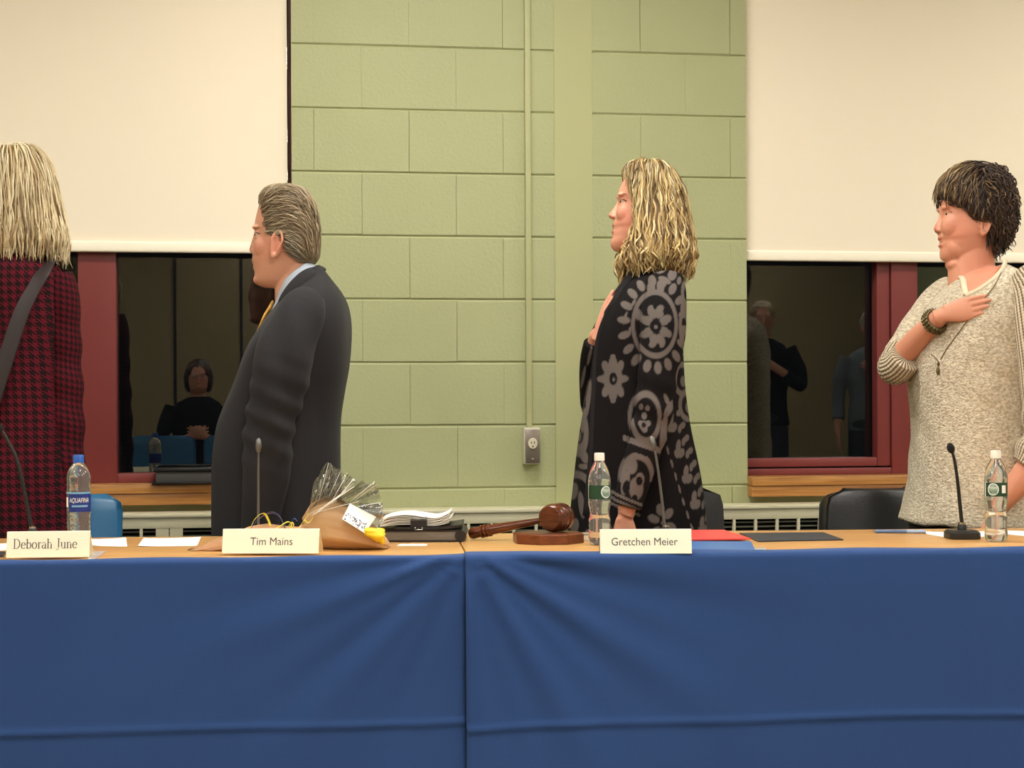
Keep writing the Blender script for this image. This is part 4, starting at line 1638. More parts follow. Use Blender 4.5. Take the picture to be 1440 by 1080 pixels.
def hair_obj(root, rings, fields, base_col, seed=1, voxel=0.005, name='hair', extra=()):
    sm = union([loft(rings)] + list(extra), voxel, 3)
    sv = verts(sm)
    sf = [tuple(p.vertices) for p in sm.polygons]
    V, Q, C = strands([tuple(p) for p in sv], sf, fields, seed)
    b = len(sv)
    # the underlying mass sits a little inside the locks
    nn = normals(sm)
    core = sv - nn * 0.003
    allv = [tuple(p) for p in core] + [tuple(p) for p in V]
    allf = sf + [tuple(i + b for i in q) for q in Q]
    me = bpy.data.meshes.new(name)
    me.from_pydata(allv, [], allf)
    cc = np.tile(base_col, (b, 1)) * (1 + 0.25 * wob(sv * np.array([1, 1, .35]), 160, seed)[:, None])
    set_color(me, np.clip(np.concatenate([cc, C]), 0.003, 1))
    return link(name, me, M_hair, root)


def eye(fr, root, px, py, y, facing=(-1, 0, 0), r=0.0115):
    c = fr.q(px, py) + Vector((0, y, 0))
    fx = Vector(facing).normalized()
    m = MB(); m.add(*ellipsoid(c, (r, r, r), 18, 12)); e = m.build('eye', M_eye, root)
    rot = Vector((0, 0, 1)).rotation_difference(fx).to_matrix()
    m = MB(); m.add(*ellipsoid(c + fx * (r * 0.62), (r * .60, r * .60, r * .45), 16, 8, rot)); m.build('iris', M_iris, e)


def lids(fr, px, py, y, r=0.0115):
    c = fr.q(px, py) + Vector((0, y, 0))
    k = 1 if y > 0 else -1
    return [ellipsoid(c + Vector((.0006, -k * .0006, .0056)), (r * 1.12, r * 1.12, r * .78)), ellipsoid(c + Vector((.0008, -k * .0006, -.0068)), (r * 1.10, r * 1.10, r * .74)),
            ellipsoid(c + Vector((.009, k * .0005, 0)), (r * .8, r * .7, r * .8))]


def ear(fr, px, py, y, h=0.062, w=0.030, tilt=0.15, sy=-1):
    """rim, lobe, tragus and the bowl between them"""
    c = fr.q(px, py) + Vector((0, y, 0))
    parts = []
    pts = []
    for i in range(15):
        a = math.radians(-75 + 300 * i / 14)
        x = -math.cos(a) * -1
        # ring opening towards the face (-x)
        xx = w / 2 * math.cos(a) * (0.95 if math.sin(a) > 0 else 0.75)
        zz = h / 2 * math.sin(a)
        pts.append(c + Vector((xx + tilt * zz, sy * (0.004 + 0.007 * max(0, math.cos(a))), zz)))
    parts.append(tube(pts, [.0042] * 13 + [.004, .0035], 8))
    parts.append(ellipsoid(c + Vector((-w * .12 - tilt * h * .42, sy * .003, -h * .43)), (.0075, .005, .010)))
    parts.append(ellipsoid(c + Vector((0.001, -sy * .002, 0)), (w * .45, .006, h * .44)))
    parts.append(ellipsoid(c + Vector((-w * .42, sy * .003, -h * .05)), (.0035, .005, .007)))
    pts = [c + Vector((w * .20 * math.cos(a), sy * .005, h * .28 * math.sin(a))) for a in [math.radians(x) for x in range(-60, 121, 30)]]
    parts.append(tube(pts, .0028, 7))
    return parts


def legs(fr, root, cx, hip_z, name='trousers', mt=None, b=0.085, top=None, foot_dir=(-1, 0), sep=0.085, hip=(0.13, 0.16)):
    """trousers and shoes under the table; cx: pixel column of the hips"""
    x = fr.q(cx, 700).x
    parts = []
    parts.append(loft([[(x + hip[0] * k * math.cos(t), hip[1] * k * math.sin(t), z) for t in TT] for z, k in ((hip_z, .95), (hip_z - .08, 1.0), (hip_z - .2, .95), (hip_z - .26, .6))]))
    for s in (-1, 1):
        parts.append(tube([(x, s * sep, hip_z - .08), (x - .004, s * sep, hip_z * .55), (x, s * sep, 0.32), (x + .004, s * sep, .075)], [b, b * .88, b * .74, b * .68], 18))
    me = union(parts, 0.010, 3)
    link(name, me, mt or M_trou, root)
    f = Vector((foot_dir[0], foot_dir[1], 0)).normalized()
    for s in (-1, 1):
        c = Vector((x, s * sep, 0))
        rot = Matrix.Rotation(math.atan2(f.y, f.x), 3, 'Z')
        me = union([ellipsoid(c + f * .045 + Vector((0, 0, .036)), (.125, .044, .034), 18, 12, rot), ellipsoid(c + Vector((0, 0, .06)), (.055, .042, .055), 16, 10)], 0.006, 3)
        a = verts(me); a[:, 2] = np.maximum(a[:, 2], 0.0012); set_verts(me, a)
        link('shoe', me, M_shoe, root)


def fold_cloth(me, fn):
    a = verts(me); nn = normals(me)
    set_verts(me, a + nn * fn(a)[:, None])


def near_y(bvh, x, z, default=0.0):
    """y of the surface facing the viewer at local x, z"""
    h = bvh.ray_cast(Vector((x, -2, z)), Vector((0, 1, 0)))
    return h[0].y if h[0] is not None else default


# ------------------------------------------------------------------ the man in the dark suit
def build_man():
    fr = Fr(410, 4.53, 0)
    root = fr.root('person', 'grey-haired man in a dark suit standing in profile, facing left behind the bouquet', 'person')
    head = [(263, 385, 412, .020), (267, 377, 424, .044), (274, 371, 434, .060), (284, 366, 440, .070), (296, 362.5, 444, .076), (308, 359.5, 446, .078), (317, 358.2, 446, .078), (324, 359.0, 446, .077), (331, 359.8, 446, .076),
            (338, 358.6, 445, .075), (346, 357.6, 443, .073), (354, 356.2, 440, .070), (361, 355.2, 438, .067), (367, 355.0, 436, .064), (373, 356.3, 434, .061), (379, 357.4, 432, .058), (385, 358.2, 431, .054), (391, 357.4, 430, .049), (396, 358.2, 430, .044), (401, 362.5, 430, .036), (405, 372, 430, .03)]
    P = [loft(head_rings(fr, head, 3))]
    q = lambda x, y, dy=0.0: fr.q(x, y) + Vector((0, dy, 0))
    # nose, lips, chin, brow
    nz = []
    for py, xf, w in ((321, 358.5, .007), (328, 357.0, .0075), (335, 354.8, .0085), (342, 352.8, .0105), (348, 351.0, .0135), (352, 350.6, .0150), (355.5, 352.4, .0145), (357.5, 356, .010)):
        c = q(xf, py); dpt = .026
        nz.append([(c.x + dpt / 2 + dpt / 2 * math.cos(t), w * math.sin(t) * (1 - .35 * max(0, -math.cos(t))), c.z) for t in TT])
    P.append(loft(nz))
    for s in (-1, 1):
        P.append(ellipsoid(q(356.5, 353.5, s * .0115), (.008, .006, .0062)))
        P.append(ellipsoid(q(362.5, 321.5, s * .028), (.011, .021, .0065)))
        P += lids(fr, 366.4, 331.5, s * .030)
        P.append(ellipsoid(q(377, 349, s * .030), (.034, .0275, .034)))
    P.append(ellipsoid(q(357.2, 366.8), (.0065, .020, .0048)))
    P.append(ellipsoid(q(358.6, 376.6), (.0062, .018, .0048)))
    P.append(ellipsoid(q(363, 393.5), (.013, .022, .013)))
    for s in (-1, 1):
        P += ear(fr, 394.5, 347, s * .077, .070, .031, .18, s)
    P.append(tube([q(414, 372), q(415, 395), q(420, 440)], [.052, .055, .062], 24))
    # hidden trunk, arms, hands
    trunk = [(388, 436, 462, 398, .12), (372, 470, 480, 440, .17), (352, 520, 482, 510, .175), (330, 590, 470, 580, .165), (325, 690, 460, 690, .165), (330, 780, 455, 780, .16)]
    P.append(loft(body_rings(fr, trunk)))
    arm_n = [(436, 432, -.185, .045), (420, 510, -.235, .042), (404, 590, -.245, .038), (390, 680, -.235, .032), (383, 738, -.225, .025)]
    arm_f = [(436, 432, .185, .045), (418, 515, .225, .042), (398, 590, .215, .038), (372, 560, .15, .034), (362, 520, .06, .026)]
    P.append(limb(fr, arm_n)); P.append(limb(fr, arm_f))
    h1, _ = hand(q(382.5, 741, -.225), (-.12, 0, -1), (0, -1, 0), (-1, 0, 0), .96, (.4, .45, .5, .55))
    P += h1
    h2, _ = hand(q(364, 518, .045), (.30, -.75, .35), (-.75, -.2, .4), (0, .3, 1), .92, (.15, .15, .15, .15))
    sk = LIN(214, 154, 126)
    spots = [(q(353, 352), .018, LIN(206, 128, 104), .5), (q(357, 367), (.010, .024, .0055), LIN(178, 100, 88), .7), (q(358, 377), (.010, .022, .0055), LIN(186, 108, 94), .7), (q(374, 352, -.06), .04, LIN(212, 138, 112), .45), (q(395, 347, -.09), .034, LIN(208, 128, 104), .5)]
    skin_obj(P, root, sk, spots)
    for s in (-1, 1): eye(fr, root, 366.4, 331.5, s * .030, (-.97, s * .15, 0), .0108)
    m = MB(); m.tube(spl([q(359, 324, -.028), q(363, 320.5, -.038), q(369, 322.5, -.050)], 5), [.0012, .0026, .0024, .0022, .0022, .002, .0018, .0016, .0014, .0012, .001], 8, flat=0.7); m.build('eyebrow', mat('grey brow', (128, 112, 92), rough=0.9), root)
    m = MB(); m.tube(spl([q(360.5, 329.8, -.030), q(364, 329.2, -.040), q(369, 331.5, -.047)], 5), .0010, 6); m.build('eyelash', M_lash, root)
    # hair swept back
    hl = lambda py: np.interp(py, [258, 284, 290, 297, 304, 312, 322, 334, 337, 340, 348, 356, 362, 368], [300, 364, 366.5, 371, 373.5, 373, 375.5, 378.5, 385, 401, 404, 406, 411, 424])
    hr = [(260.5, 392, 410, .020), (263, 379, 422, .044), (268, 371, 431, .060), (276, 366, 438, .073), (286, 363, 443, .081), (298, 361, 446.5, .085), (312, 358, 448.5, .0865), (325, 357, 450, .0865), (338, 357, 450, .085), (350, 356, 449.5, .081), (358, 356, 449, .077), (365, 356, 446.5, .071), (370.5, 356, 443, .062)]
    cols = [LIN(150, 134, 108), LIN(176, 160, 132), LIN(126, 108, 84), LIN(160, 140, 110), LIN(112, 96, 76)]

    def hcol(p, g):
        c = cols[g.integers(5)] * g.uniform(0.8, 1.15)
        zt = (p.z - q(400, 330).z)
        if zt < 0 and p.x < q(425, 340).x:
            c = c * 0.55 + LIN(150, 144, 128) * 0.45
        return c
    xb = q(440, 300).x

    def hdir(p):
        t = min(1, max(0, (p.x - q(375, 300).x) / 0.12))
        low = max(0, (q(400, 318).z - p.z) / .06)
        return Vector((1.0 - 0.35 * t, 0, 0.25 * (1 - t) - 0.75 * t * t - 0.25 * min(1, low)))
    rings = head_rings(fr, hr, 3, n=2.2, clip=hl)
    hair_obj(root, rings, [dict(n=1500, length=(.035, .075), r=.0013, dir=hdir, step=.006, lift=.0022, jit=.16, color=hcol, wave=.0008, wavelen=.05, grad=-.05),
                           dict(n=160, length=(.03, .05), r=.0015, dir=lambda p: Vector((.9, 0, .5)), step=.006, lift=.004, jit=.2, color=hcol, keep=lambda p: p.z > q(380, 284).z and p.x < q(395, 280).x)], LIN(118, 102, 80), 3, voxel=.004)
    # shirt collar, tie, jacket
    M_shirt = mat('pale blue shirt cotton', (176, 186, 200), rough=0.8)
    col = [(395, 402, 438, 366.5, .060), (391, 414, 443, 373, .066), (387, 428, 449, 384, .072), (380, 440, 456, 400, .085)]
    me = union([loft(body_rings(fr, col, 2.2))], .003, 2); link('shirt_collar', me, M_shirt, root)
    M_tie = mat('gold and orange silk', (214, 160, 66), rough=0.35, var=0.25, vscale=60)
    m = MB(); pts = [q(384.5, 427, -.020), q(381, 436, -.034), q(376, 446, -.05), q(366, 470, -.05)]
    m.tube(pts, [(.004, .013), (.005, .012), (.004, .014), (.004, .020)], 12, ref=(-.7, 0, .3)); m.build('tie', M_tie, root)
    M_suit = mat('charcoal suit wool', (38, 37, 40), rough=0.85, spec=0.2, bump=0.12, bscale=700, var=0.06, vscale=5, sheen=0.05)
    jk = [(389.5, 431, 449, 371, .066), (386, 437, 457, 381, .086), (380, 447, 467, 394, .135), (373, 459, 479, 410, .185), (364, 473, 488, 428, .208), (354, 488, 492.5, 452, .220), (344, 508, 493, 480, .222), (330, 542, 490.5, 515, .215), (318, 572, 485, 548, .206), (309, 602, 479, 590, .202), (304, 642, 477.5, 640, .206), (303, 700, 478, 700, .212), (304, 760, 478, 760, .215), (308, 800, 474, 800, .21)]
    J = [loft(body_rings(fr, jk, 2.7))]
    me = union(J, .0055, 4)
    def jf(a):
        z = a[:, 2]; t = sstep(1.32, 1.0, z)
        return 0.004 * t * np.sin(a[:, 0] * 55 + 0.6 * np.sin(z * 9)) * (a[:, 1] < 0) + 0.0035 * wob(a * np.array([1, 1, .5]), 26, 4) * sstep(1.5, 1.2, z)
    fold_cloth(me, jf)
    jo = link('jacket', me, M_suit, root)
    slv = [(443, 428, -.150, .046), (434, 452, -.192, .066), (415, 510, -.232, .073), (404, 570, -.242, .068), (397, 610, -.244, .064), (390, 670, -.236, .058), (385, 722, -.228, .051), (384, 742, -.226, .049)]
    me = union([limb(fr, slv, 24)], .005, 3)
    def sf(a):
        z = a[:, 2]
        e = np.exp(-((z - q(400, 590).z) / .10) ** 2)
        return 0.0045 * e * np.sin(z * 95 + a[:, 0] * 45) + 0.003 * wob(a, 24, 8) + .003 * np.sin(a[:, 0] * 70 + z * 14) * sstep(1.38, 1.25, z)
    fold_cloth(me, sf); link('sleeve', me, M_suit, root)
    slf = [(437, 421, .175, .066), (424, 470, .21, .070), (410, 540, .225, .066), (400, 585, .215, .062), (385, 575, .175, .056), (372, 548, .12, .050), (366, 524, .06, .044)]
    me = union([limb(fr, slf, 24)], .005, 3); link('sleeve', me, M_suit, root)
    # folded collar and lapel
    m = MB()
    jb = bvh_of(jo.data)
    lap = [(453, 377, .0), (440, 386, -.066), (425, 402, -.086), (411, 421, -.094), (401, 438, -.090), (387, 460, -.078), (371, 487, -.06)]
    cent = [q(a, b) + Vector((0, d, 0)) for a, b, d in lap]
    cs = spl(cent, 6)
    rr = []
    for i in range(len(cs)):
        t = i / (len(cs) - 1)
        rr.append((.005, .012 + .010 * math.sin(PI * min(1, t * 1.25)) * (1 if t < .8 else 1) - .010 * max(0, t - .7) / .3))
    m.tube(cs, rr, 12, ref=(0, -1, .5)); m.build('lapel', M_suit, root)
    m = MB(); m.tube(spl([tuple(Vector((c[0], -c[1], c[2]))) for c in cs], 1), [(.005, .012)] * len(cs), 12, ref=(0, 1, .5)); m.build('lapel', M_suit, root)
    legs(fr, root, 392, .80, mt=M_suit)


# ------------------------------------------------------------------ the woman in the patterned cardigan
def build_cardigan_woman():
    fr = Fr(905, 4.56, 0)
    root = fr.root('person', 'woman with wavy blonde hair in a black and grey patterned cardigan, facing left', 'person')
    q = lambda x, y, dy=0.0: fr.q(x, y) + Vector((0, dy, 0))
    head = [(234, 893, 918, .020), (238, 887, 930, .042), (245, 881.5, 938, .058), (254, 876.5, 943, .068), (263, 872, 946, .073), (271, 869, 947, .0745), (277, 868.5, 947, .074), (284, 869.5, 946, .073), (290, 868.6, 945, .072), (297, 867, 943, .071), (304, 865, 941, .069), (310, 863.5, 938, .067), (316, 861.5, 935, .063), (321, 862.5, 932, .060), (327, 861.5, 930, .057), (333, 861.3, 928, .053), (339, 859.0, 926, .048), (345, 858.8, 924, .042), (350, 861, 922, .035), (354, 866, 922, .028), (358, 877, 922, .022)]
    P = [loft(head_rings(fr, head, 3))]
    nz = []
    for py, xf, w in ((278, 868.5, .0065), (284, 867.3, .007), (290, 864.2, .0078), (296, 860.0, .0092), (300, 856.4, .0118), (303, 855.0, .0130), (306, 856.2, .0130), (308.5, 860.5, .010)):
        c = q(xf, py); dpt = .028
        nz.append([(c.x + dpt / 2 + dpt / 2 * math.cos(t), w * math.sin(t) * (1 - .4 * max(0, -math.cos(t))), c.z) for t in TT])
    P.append(loft(nz))
    for s in (-1, 1):
        P.append(ellipsoid(q(862.5, 305, s * .0105), (.0078, .0055, .0058)))
        P.append(ellipsoid(q(872.5, 276, s * .027), (.010, .020, .0058)))
        P += lids(fr, 876.2, 285.6, s * .0295)
        P.append(ellipsoid(q(884, 302, s * .025), (.036, .0265, .036)))
        P.append(ellipsoid(q(886, 330, s * .028), (.026, .017, .028)))
    P.append(ellipsoid(q(863.6, 317.2), (.0062, .017, .0046)))
    P.append(ellipsoid(q(863.4, 326.6), (.0068, .016, .0050)))
    P.append(ellipsoid(q(864.5, 344.5), (.011, .018, .0115)))
    P.append(tube([q(898, 335), q(897, 365), q(900, 400)], [.047, .046, .055], 24))
    # chest and trunk under the cardigan
    P.append(loft(body_rings(fr, [(884, 392, 935, 376, .06), (874, 420, 945, 405, .12), (862, 452, 946, 440, .15), (852, 480, 945, 475, .155), (850, 540, 945, 540, .15), (838, 620, 950, 620, .16), (830, 700, 960, 700, .18), (840, 770, 955, 770, .17)])))
    arm_n = [(925, 408, -.165, .038), (916, 500, -.21, .036), (905, 590, -.225, .033), (885, 650, -.235, .029), (874, 706, -.24, .0225), (871, 716, -.24, .022)]
    P.append(limb(fr, arm_n))
    h1, tp = hand(q(870.5, 716, -.24), (.05, .02, -1), (0.25, -1, 0), (-1, -.25, 0), .74, (.35, .35, .4, .45), .06, (.30, .35))
    P += h1
    arm_f = [(925, 408, .165, .038), (890, 500, .20, .036), (850, 575, .16, .033), (835, 525, .07, .028), (838, 478, .0, .0215), (843, 470, -.015, .021)]
    P.append(limb(fr, arm_f))
    h2, tp2 = hand(q(844, 470, -.040), (.40, -.18, .90), (-.62, -.78, .1), (-.6, .5, .35), .78, (.12, .12, .14, .16), .05, (.25, .1))
    P += h2
    sk = LIN(214, 150, 124)
    spots = [(q(856, 302), .016, LIN(214, 128, 108), .5), (q(862.5, 317), (.009, .02, .0048), LIN(176, 84, 78), .8), (q(864, 322), (.007, .016, .0024), LIN(110, 48, 44), .8), (q(862.5, 326.5), (.009, .02, .0052), LIN(184, 92, 84), .8), (q(882, 312, -.05), .036, LIN(212, 132, 110), .5)]
    skin_obj(P, root, sk, spots)
    for s in (-1, 1): eye(fr, root, 876.2, 285.6, s * .0295, (-.95, s * .25, 0), .0106)
    m = MB(); m.tube(spl([q(869, 277.5, -.026), q(873.5, 274.5, -.038), q(880, 276.5, -.050)], 5), [.0008, .0016, .0018, .0018, .0018, .0018, .0016, .0014, .0012, .001, .0008], 8, flat=0.6); m.build('eyebrow', mat('brown brow', (120, 84, 58), rough=0.9), root)
    m = MB(); m.tube(spl([q(871.3, 283.8, -.032), q(875, 283.0, -.040), q(880, 286.0, -.046)], 5), .0012, 6); m.build('eyelash', M_lash, root)
    # long wavy hair
    xh = [(228, 897), (231, 886), (236, 880.5), (245, 880), (258, 882), (270, 885), (282, 888), (296, 890), (312, 891), (326, 890), (338, 886), (350, 880), (360, 874), (372, 870.5), (382, 872), (392, 884)]
    clip = lambda py: np.interp(py, [a for a, b in xh], [b for a, b in xh])
    hr = [(226, 893, 920, .020), (229.5, 876, 932, .052), (238, 872, 943, .073), (252, 868, 952, .083), (266, 866, 958, .092), (282, 864, 963, .098), (300, 862, 967, .104), (318, 862, 970.5, .110), (336, 860, 974, .116), (352, 858, 975.5, .120), (366, 856, 975, .118), (378, 856, 972, .108), (388, 864, 966, .09)]
    rings = head_rings(fr, hr, 3, n=2.3, clip=clip, mid=.55)
    cols = [LIN(206, 180, 126), LIN(230, 210, 164), LIN(176, 146, 96), LIN(138, 108, 68), LIN(194, 164, 108), LIN(108, 84, 54)]
    zmid = q(900, 300).z

    def hcol(p, g):
        k = g.choice(6, p=[.26, .16, .2, .14, .16, .08])
        c = cols[k] * g.uniform(.85, 1.15)
        top = sstep(q(900, 262).z, q(900, 232).z, p.z)
        if g.random() < .75:
            c = c * (1 - .45 * top)
        return c
    crown = q(915, 236)

    def hdir(p):
        v = p - crown
        top = max(0, min(1, (p.z - q(900, 262).z) / .05))
        h = Vector((v.x * 1.0, v.y * 1.3, 0))
        if h.length > 1e-4: h.normalize()
        return h * (1.2 * top + 0.10) + Vector((0, 0, -1.0))
    zb = q(900, 372).z
    drop = lambda p, n: (n.z < -0.35 and p.z < zb + .03)
    hair_obj(root, rings, [
        dict(n=760, length=(.08, .20), r=.0028, dir=hdir, step=.007, lift=.005, jit=.06, color=hcol, wave=.0042, wavelen=.080, drop=drop, grad=-.06),
        dict(n=420, length=(.06, .13), r=.0028, dir=hdir, step=.005, lift=.008, jit=.14, color=hcol, wave=.0095, wavelen=.055, drop=drop, keep=lambda p: p.z < q(900, 316).z, grad=-.10),
        dict(n=420, length=(.07, .16), r=.0013, dir=hdir, step=.007, lift=.009, jit=.12, color=hcol, wave=.006, wavelen=.065, drop=drop),
        dict(n=260, length=(.04, .08), r=.0022, dir=hdir, step=.006, lift=.004, jit=.08, color=hcol, wave=.001, wavelen=.08, keep=lambda p: p.z > q(900, 250).z),
    ], LIN(122, 94, 58), 5, voxel=.005)

    # ---- cardigan with its grey folk motifs
    def motif(px, py):
        """grey knit pattern over the front (pixel) plane, 0..1"""
        g = np.zeros_like(px)

        def put(m):
            np.maximum(g, m, out=g)

        def ell(cx, cy, rx, ry, rot=0.0):
            c, s = math.cos(rot), math.sin(rot)
            dx, dy = px - cx, py - cy
            return np.hypot((dx * c + dy * s) / rx, (-dx * s + dy * c) / ry)

        def fill(cx, cy, rx, ry, rot=0.0, soft=.12):
            return 1 - sstep(1 - soft, 1 + soft, ell(cx, cy, rx, ry, rot))

        def ring(cx, cy, rx, ry, w, rot=0.0):
            e = ell(cx, cy, rx, ry, rot)
            k = w / min(rx, ry)
            return (1 - sstep(k * .7, k * 1.2, np.abs(e - 1)))

        def cut(m):
            np.copyto(g, g * (1 - m))
        # great medallion
        put(ring(911, 461.5, 27.5, 43, 2.6))
        for k in range(18):
            a = 2 * PI * k / 18 + .12
            put(fill(911 + 40 * math.cos(a), 461.5 + 59 * math.sin(a), 8.5, 5.0, math.atan2(59 * math.sin(a), 40 * math.cos(a))))
        for k in range(8):
            a = 2 * PI * k / 8 + PI / 8
            put(fill(912 + 12.5 * math.cos(a), 465 + 21 * math.sin(a), 9.5, 6.0, math.atan2(21 * math.sin(a), 12.5 * math.cos(a))))
            cut(fill(912 + 18 * math.cos(a + PI / 8), 465 + 28 * math.sin(a + PI / 8), 4, 5.5, 0))
        cut(fill(911, 465, 7.5, 9))
        put(fill(911, 466, 2.4, 2.6)); 
        # snow-wheel on the front panel
        for k in range(8):
            a = 2 * PI * k / 8
            put(fill(857 + 11 * math.cos(a), 534 + 21 * math.sin(a), 9.5, 5.4, math.atan2(21 * math.sin(a), 11 * math.cos(a))))
            put(fill(857 + 15 * math.cos(a), 534 + 29 * math.sin(a), 3.6, 4.4))
        put(ring(857, 534, 8.5, 14, 4.0))
        cut(fill(857.5, 534, 5.0, 8.5)); put(fill(858, 535, 1.6, 3.2))
        # volutes at the back
        for cx, cy, r1 in ((955, 534, 14), (963, 570, 13), (957, 482, 10)):
            put(ring(cx, cy, r1, r1 * 1.45, 3.0) * (1 - fill(cx + 6, cy + 10, 8, 9)))
            put(fill(cx + 1, cy + 3, 5.0, 7.5))
        put(ring(955, 420, 6, 14, 2.4)); put(fill(955, 450, 3.6, 9)); put(ring(952, 466, 8, 24, 2.2))
        # oval with rosette on the forearm
        put(ring(897, 586, 18, 31, 2.9))
        for dx, dy, r1 in ((-4, -12, 3.0), (4, -10, 3.0), (0, 0, 3.6), (-5, 10, 3.2), (5, 10, 3.2), (0, 17, 4.2)):
            put(fill(895 + dx, 584 + dy, r1, r1 * 1.3))
        put(fill(894, 597, 5.5, 6.5)); cut(fill(894, 596, 3, 3.6))
        # slanting band under it
        band = np.abs((py - (622 + (px - 893) * .36))) < 4.2
        put(band * 1.0 * (px > 870) * (px < 918))
        put(fill(921, 606, 5, 24, .12)); put(fill(928, 575, 5, 13, .5)); put(fill(925, 563, 3, 9, -.4))
        # paisleys on the lower sleeve
        cut((np.abs(py - (633.5 + (px - 893) * .36)) < 3.5) * 1.0 * (px < 915)); put(ring(886, 668, 20, 31, 3.4) * (py < 672) * (py > 636 + (px - 893) * .36)); put(fill(878, 650, 7.5, 11)); put(fill(870, 672, 5, 17, .2)); put(fill(884, 680, 9.5, 15)); put(fill(889, 668, 6, 9))
        cut(fill(871, 678, 4.6, 9, .2)); cut(fill(888, 670, 4.4, 6)); cut(fill(882, 694, 4, 6))
        # cuff stripes
        for o in (0, 8, 16):
            put((np.abs(py - (688 + o + (px - 858) * .42)) < 2.1) * 1.0 * (px < 893) * (px > 850) * (py > 682))
        # scattered leaves down the back panel
        rr = np.random.default_rng(4)
        for k in range(9):
            cx, cy = 931 + k * 5.6, 588 + k * 17.5
            if k % 2 == 0:
                put(fill(cx + 4, cy + 2, 3.8, 8.5, .15)); put(fill(cx + 8, cy + 12, 5.0, 7.0, .5)); put(fill(cx + 1, cy + 13, 3.4, 6.0, -.3))
            put(fill(cx + 17, cy - 8, 4.0, 5.5, .7)); put(fill(cx - 12, cy + 8, 1.6, 6, -.25)); put(fill(cx + 18, cy + 14, 3, 6, .2))
        # flower low on the side
        for k in range(6):
            a = 2 * PI * k / 6 + .3
            put(fill(922 + 12 * math.cos(a), 728 + 18 * math.sin(a), 8, 5.5, math.atan2(18 * math.sin(a), 12 * math.cos(a))))
        cut(fill(922, 728, 4.5, 7)); put(fill(922, 728, 1.8, 3))
        # swirls along the front edge
        put(ring(813, 607, 9, 26, 3.2) * (px < 826)); put(fill(820, 590, 2.4, 18, .15)); put(fill(819, 640, 5, 10, -.3)); put(fill(812, 612, 4, 10)); put(ring(812, 690, 15, 24, 3.4) * (py < 700)); put(fill(818, 654, 6, 4)); put(fill(806, 690, 4.5, 12, .2)); put(fill(815, 706, 4, 18, -.1))
        put(fill(826, 560, 2.4, 26, .12)); put(fill(821, 530, 2, 16, .15)); put(fill(829, 500, 2.2, 14, .2))
        for cx, cy in ((806, 735), (822, 748), (836, 705), (850, 742), (846, 768), (880, 770), (910, 790), (940, 770), (965, 790)):
            put(fill(cx, cy, 5, 10, .2))
        # shoulder flecks
        put(fill(936, 394, 6, 9, .4)); put(fill(945, 402, 3.2, 6, .3)); put(fill(921, 388, 7, 4, -.4)); put(fill(925, 402, 9, 4.5, .5)); put(fill(907, 413, 5, 9.5)); put(fill(919, 411, 5, 9.5)); put(fill(948, 440, 3.0, 9, .1)); put(fill(873, 452, 2.0, 9, .3)); put(fill(879, 470, 2.0, 7, .2)); put(fill(884, 432, 2.0, 7, .5)); put(fill(890, 447, 5, 8, -.2))
        return np.clip(g, 0, 1)

    M_card_ = mat('black and grey knit', (0.1, 0.1, 0.1), rough=0.95, spec=0.1, attr='Col', bump=0.25, bscale=600)
    black, grey = LIN(25, 22, 23), LIN(104, 95, 91)

    def pattern(me):
        a = verts(me)
        d = fr.d
        u = (a[:, 0] + fr.cx) / d
        v = (a[:, 2] - CAMZ) / d
        c, s = math.cos(ROLL), math.sin(ROLL)
        dx, dy = (u * c - v * s) * F, (u * s + v * c) * F
        g = motif(HX + dx, HY - dy)
        set_color(me, black * (1 - g[:, None]) + grey * g[:, None])

    cd = [(880, 388, 941, 371, .070), (874, 397, 947, 380, .100), (865, 411, 953, 398, .150), (856, 428, 957, 418, .175), (846, 448, 958.5, 440, .182), (838, 472, 959, 468, .182), (832, 502, 960, 500, .180), (827, 540, 963, 540, .180), (821, 580, 967.5, 580, .184), (815, 620, 973, 620, .190), (806, 680, 983, 680, .198), (798, 740, 993, 740, .206), (794, 800, 999, 800, .212), (795, 850, 1000, 850, .21)]
    me = union([loft(body_rings(fr, cd, 2.5))], .0032, 3)
    def cf(a):
        z = a[:, 2]
        t = sstep(1.28, .9, z)
        return .006 * t * np.sin(a[:, 0] * 62 + 1.2 * np.sin(z * 5)) + .003 * wob(a * np.array([1, 1, .4]), 30, 14)
    fold_cloth(me, cf); pattern(me)
    bo = link('cardigan', me, M_card_, root)
    cb = bvh_of(me)
    sl = [(926, 402, -.145, .052), (927, 430, -.176, .056), (922, 480, -.204, .056), (914, 540, -.222, .052), (906, 590, -.232, .048), (893, 640, -.238, .044), (879, 685, -.243, .039), (874, 704, -.244, .036)]
    me = union([limb(fr, sl, 24)], .0030, 3)
    fold_cloth(me, lambda a: .003 * wob(a, 30, 21) + .004 * np.exp(-((a[:, 2] - q(0, 590).z) / .09) ** 2) * np.sin(a[:, 2] * 85 + a[:, 0] * 40))
    pattern(me); link('sleeve', me, M_card_, root)
    sl = [(926, 402, .145, .052), (905, 450, .185, .055), (878, 520, .195, .052), (848, 572, .165, .047), (838, 545, .10, .040), (834, 508, .035, .034), (837, 482, .0, .031)]
    me = union([limb(fr, sl, 24)], .0032, 3); pattern(me); link('sleeve', me, M_card_, root)
    # rolled front edge and shawl collar
    m = MB()
    ed = [(925, 372, -.050), (902, 378, -.070), (886, 388, -.082), (873, 408, -.09), (862, 428, -.088), (850, 448, -.080), (841, 474, -.066), (836, 505, -.05), (833, 560, -.045), (828, 640, -.05), (820, 720, -.06)]
    pts = []
    for x, y, d in ed:
        p = q(x, y)
        pts.append(tuple(Vector((p.x, min(d, near_y(cb, p.x, p.z, d) + .004), p.z))))
    sp = spl(pts, 6)
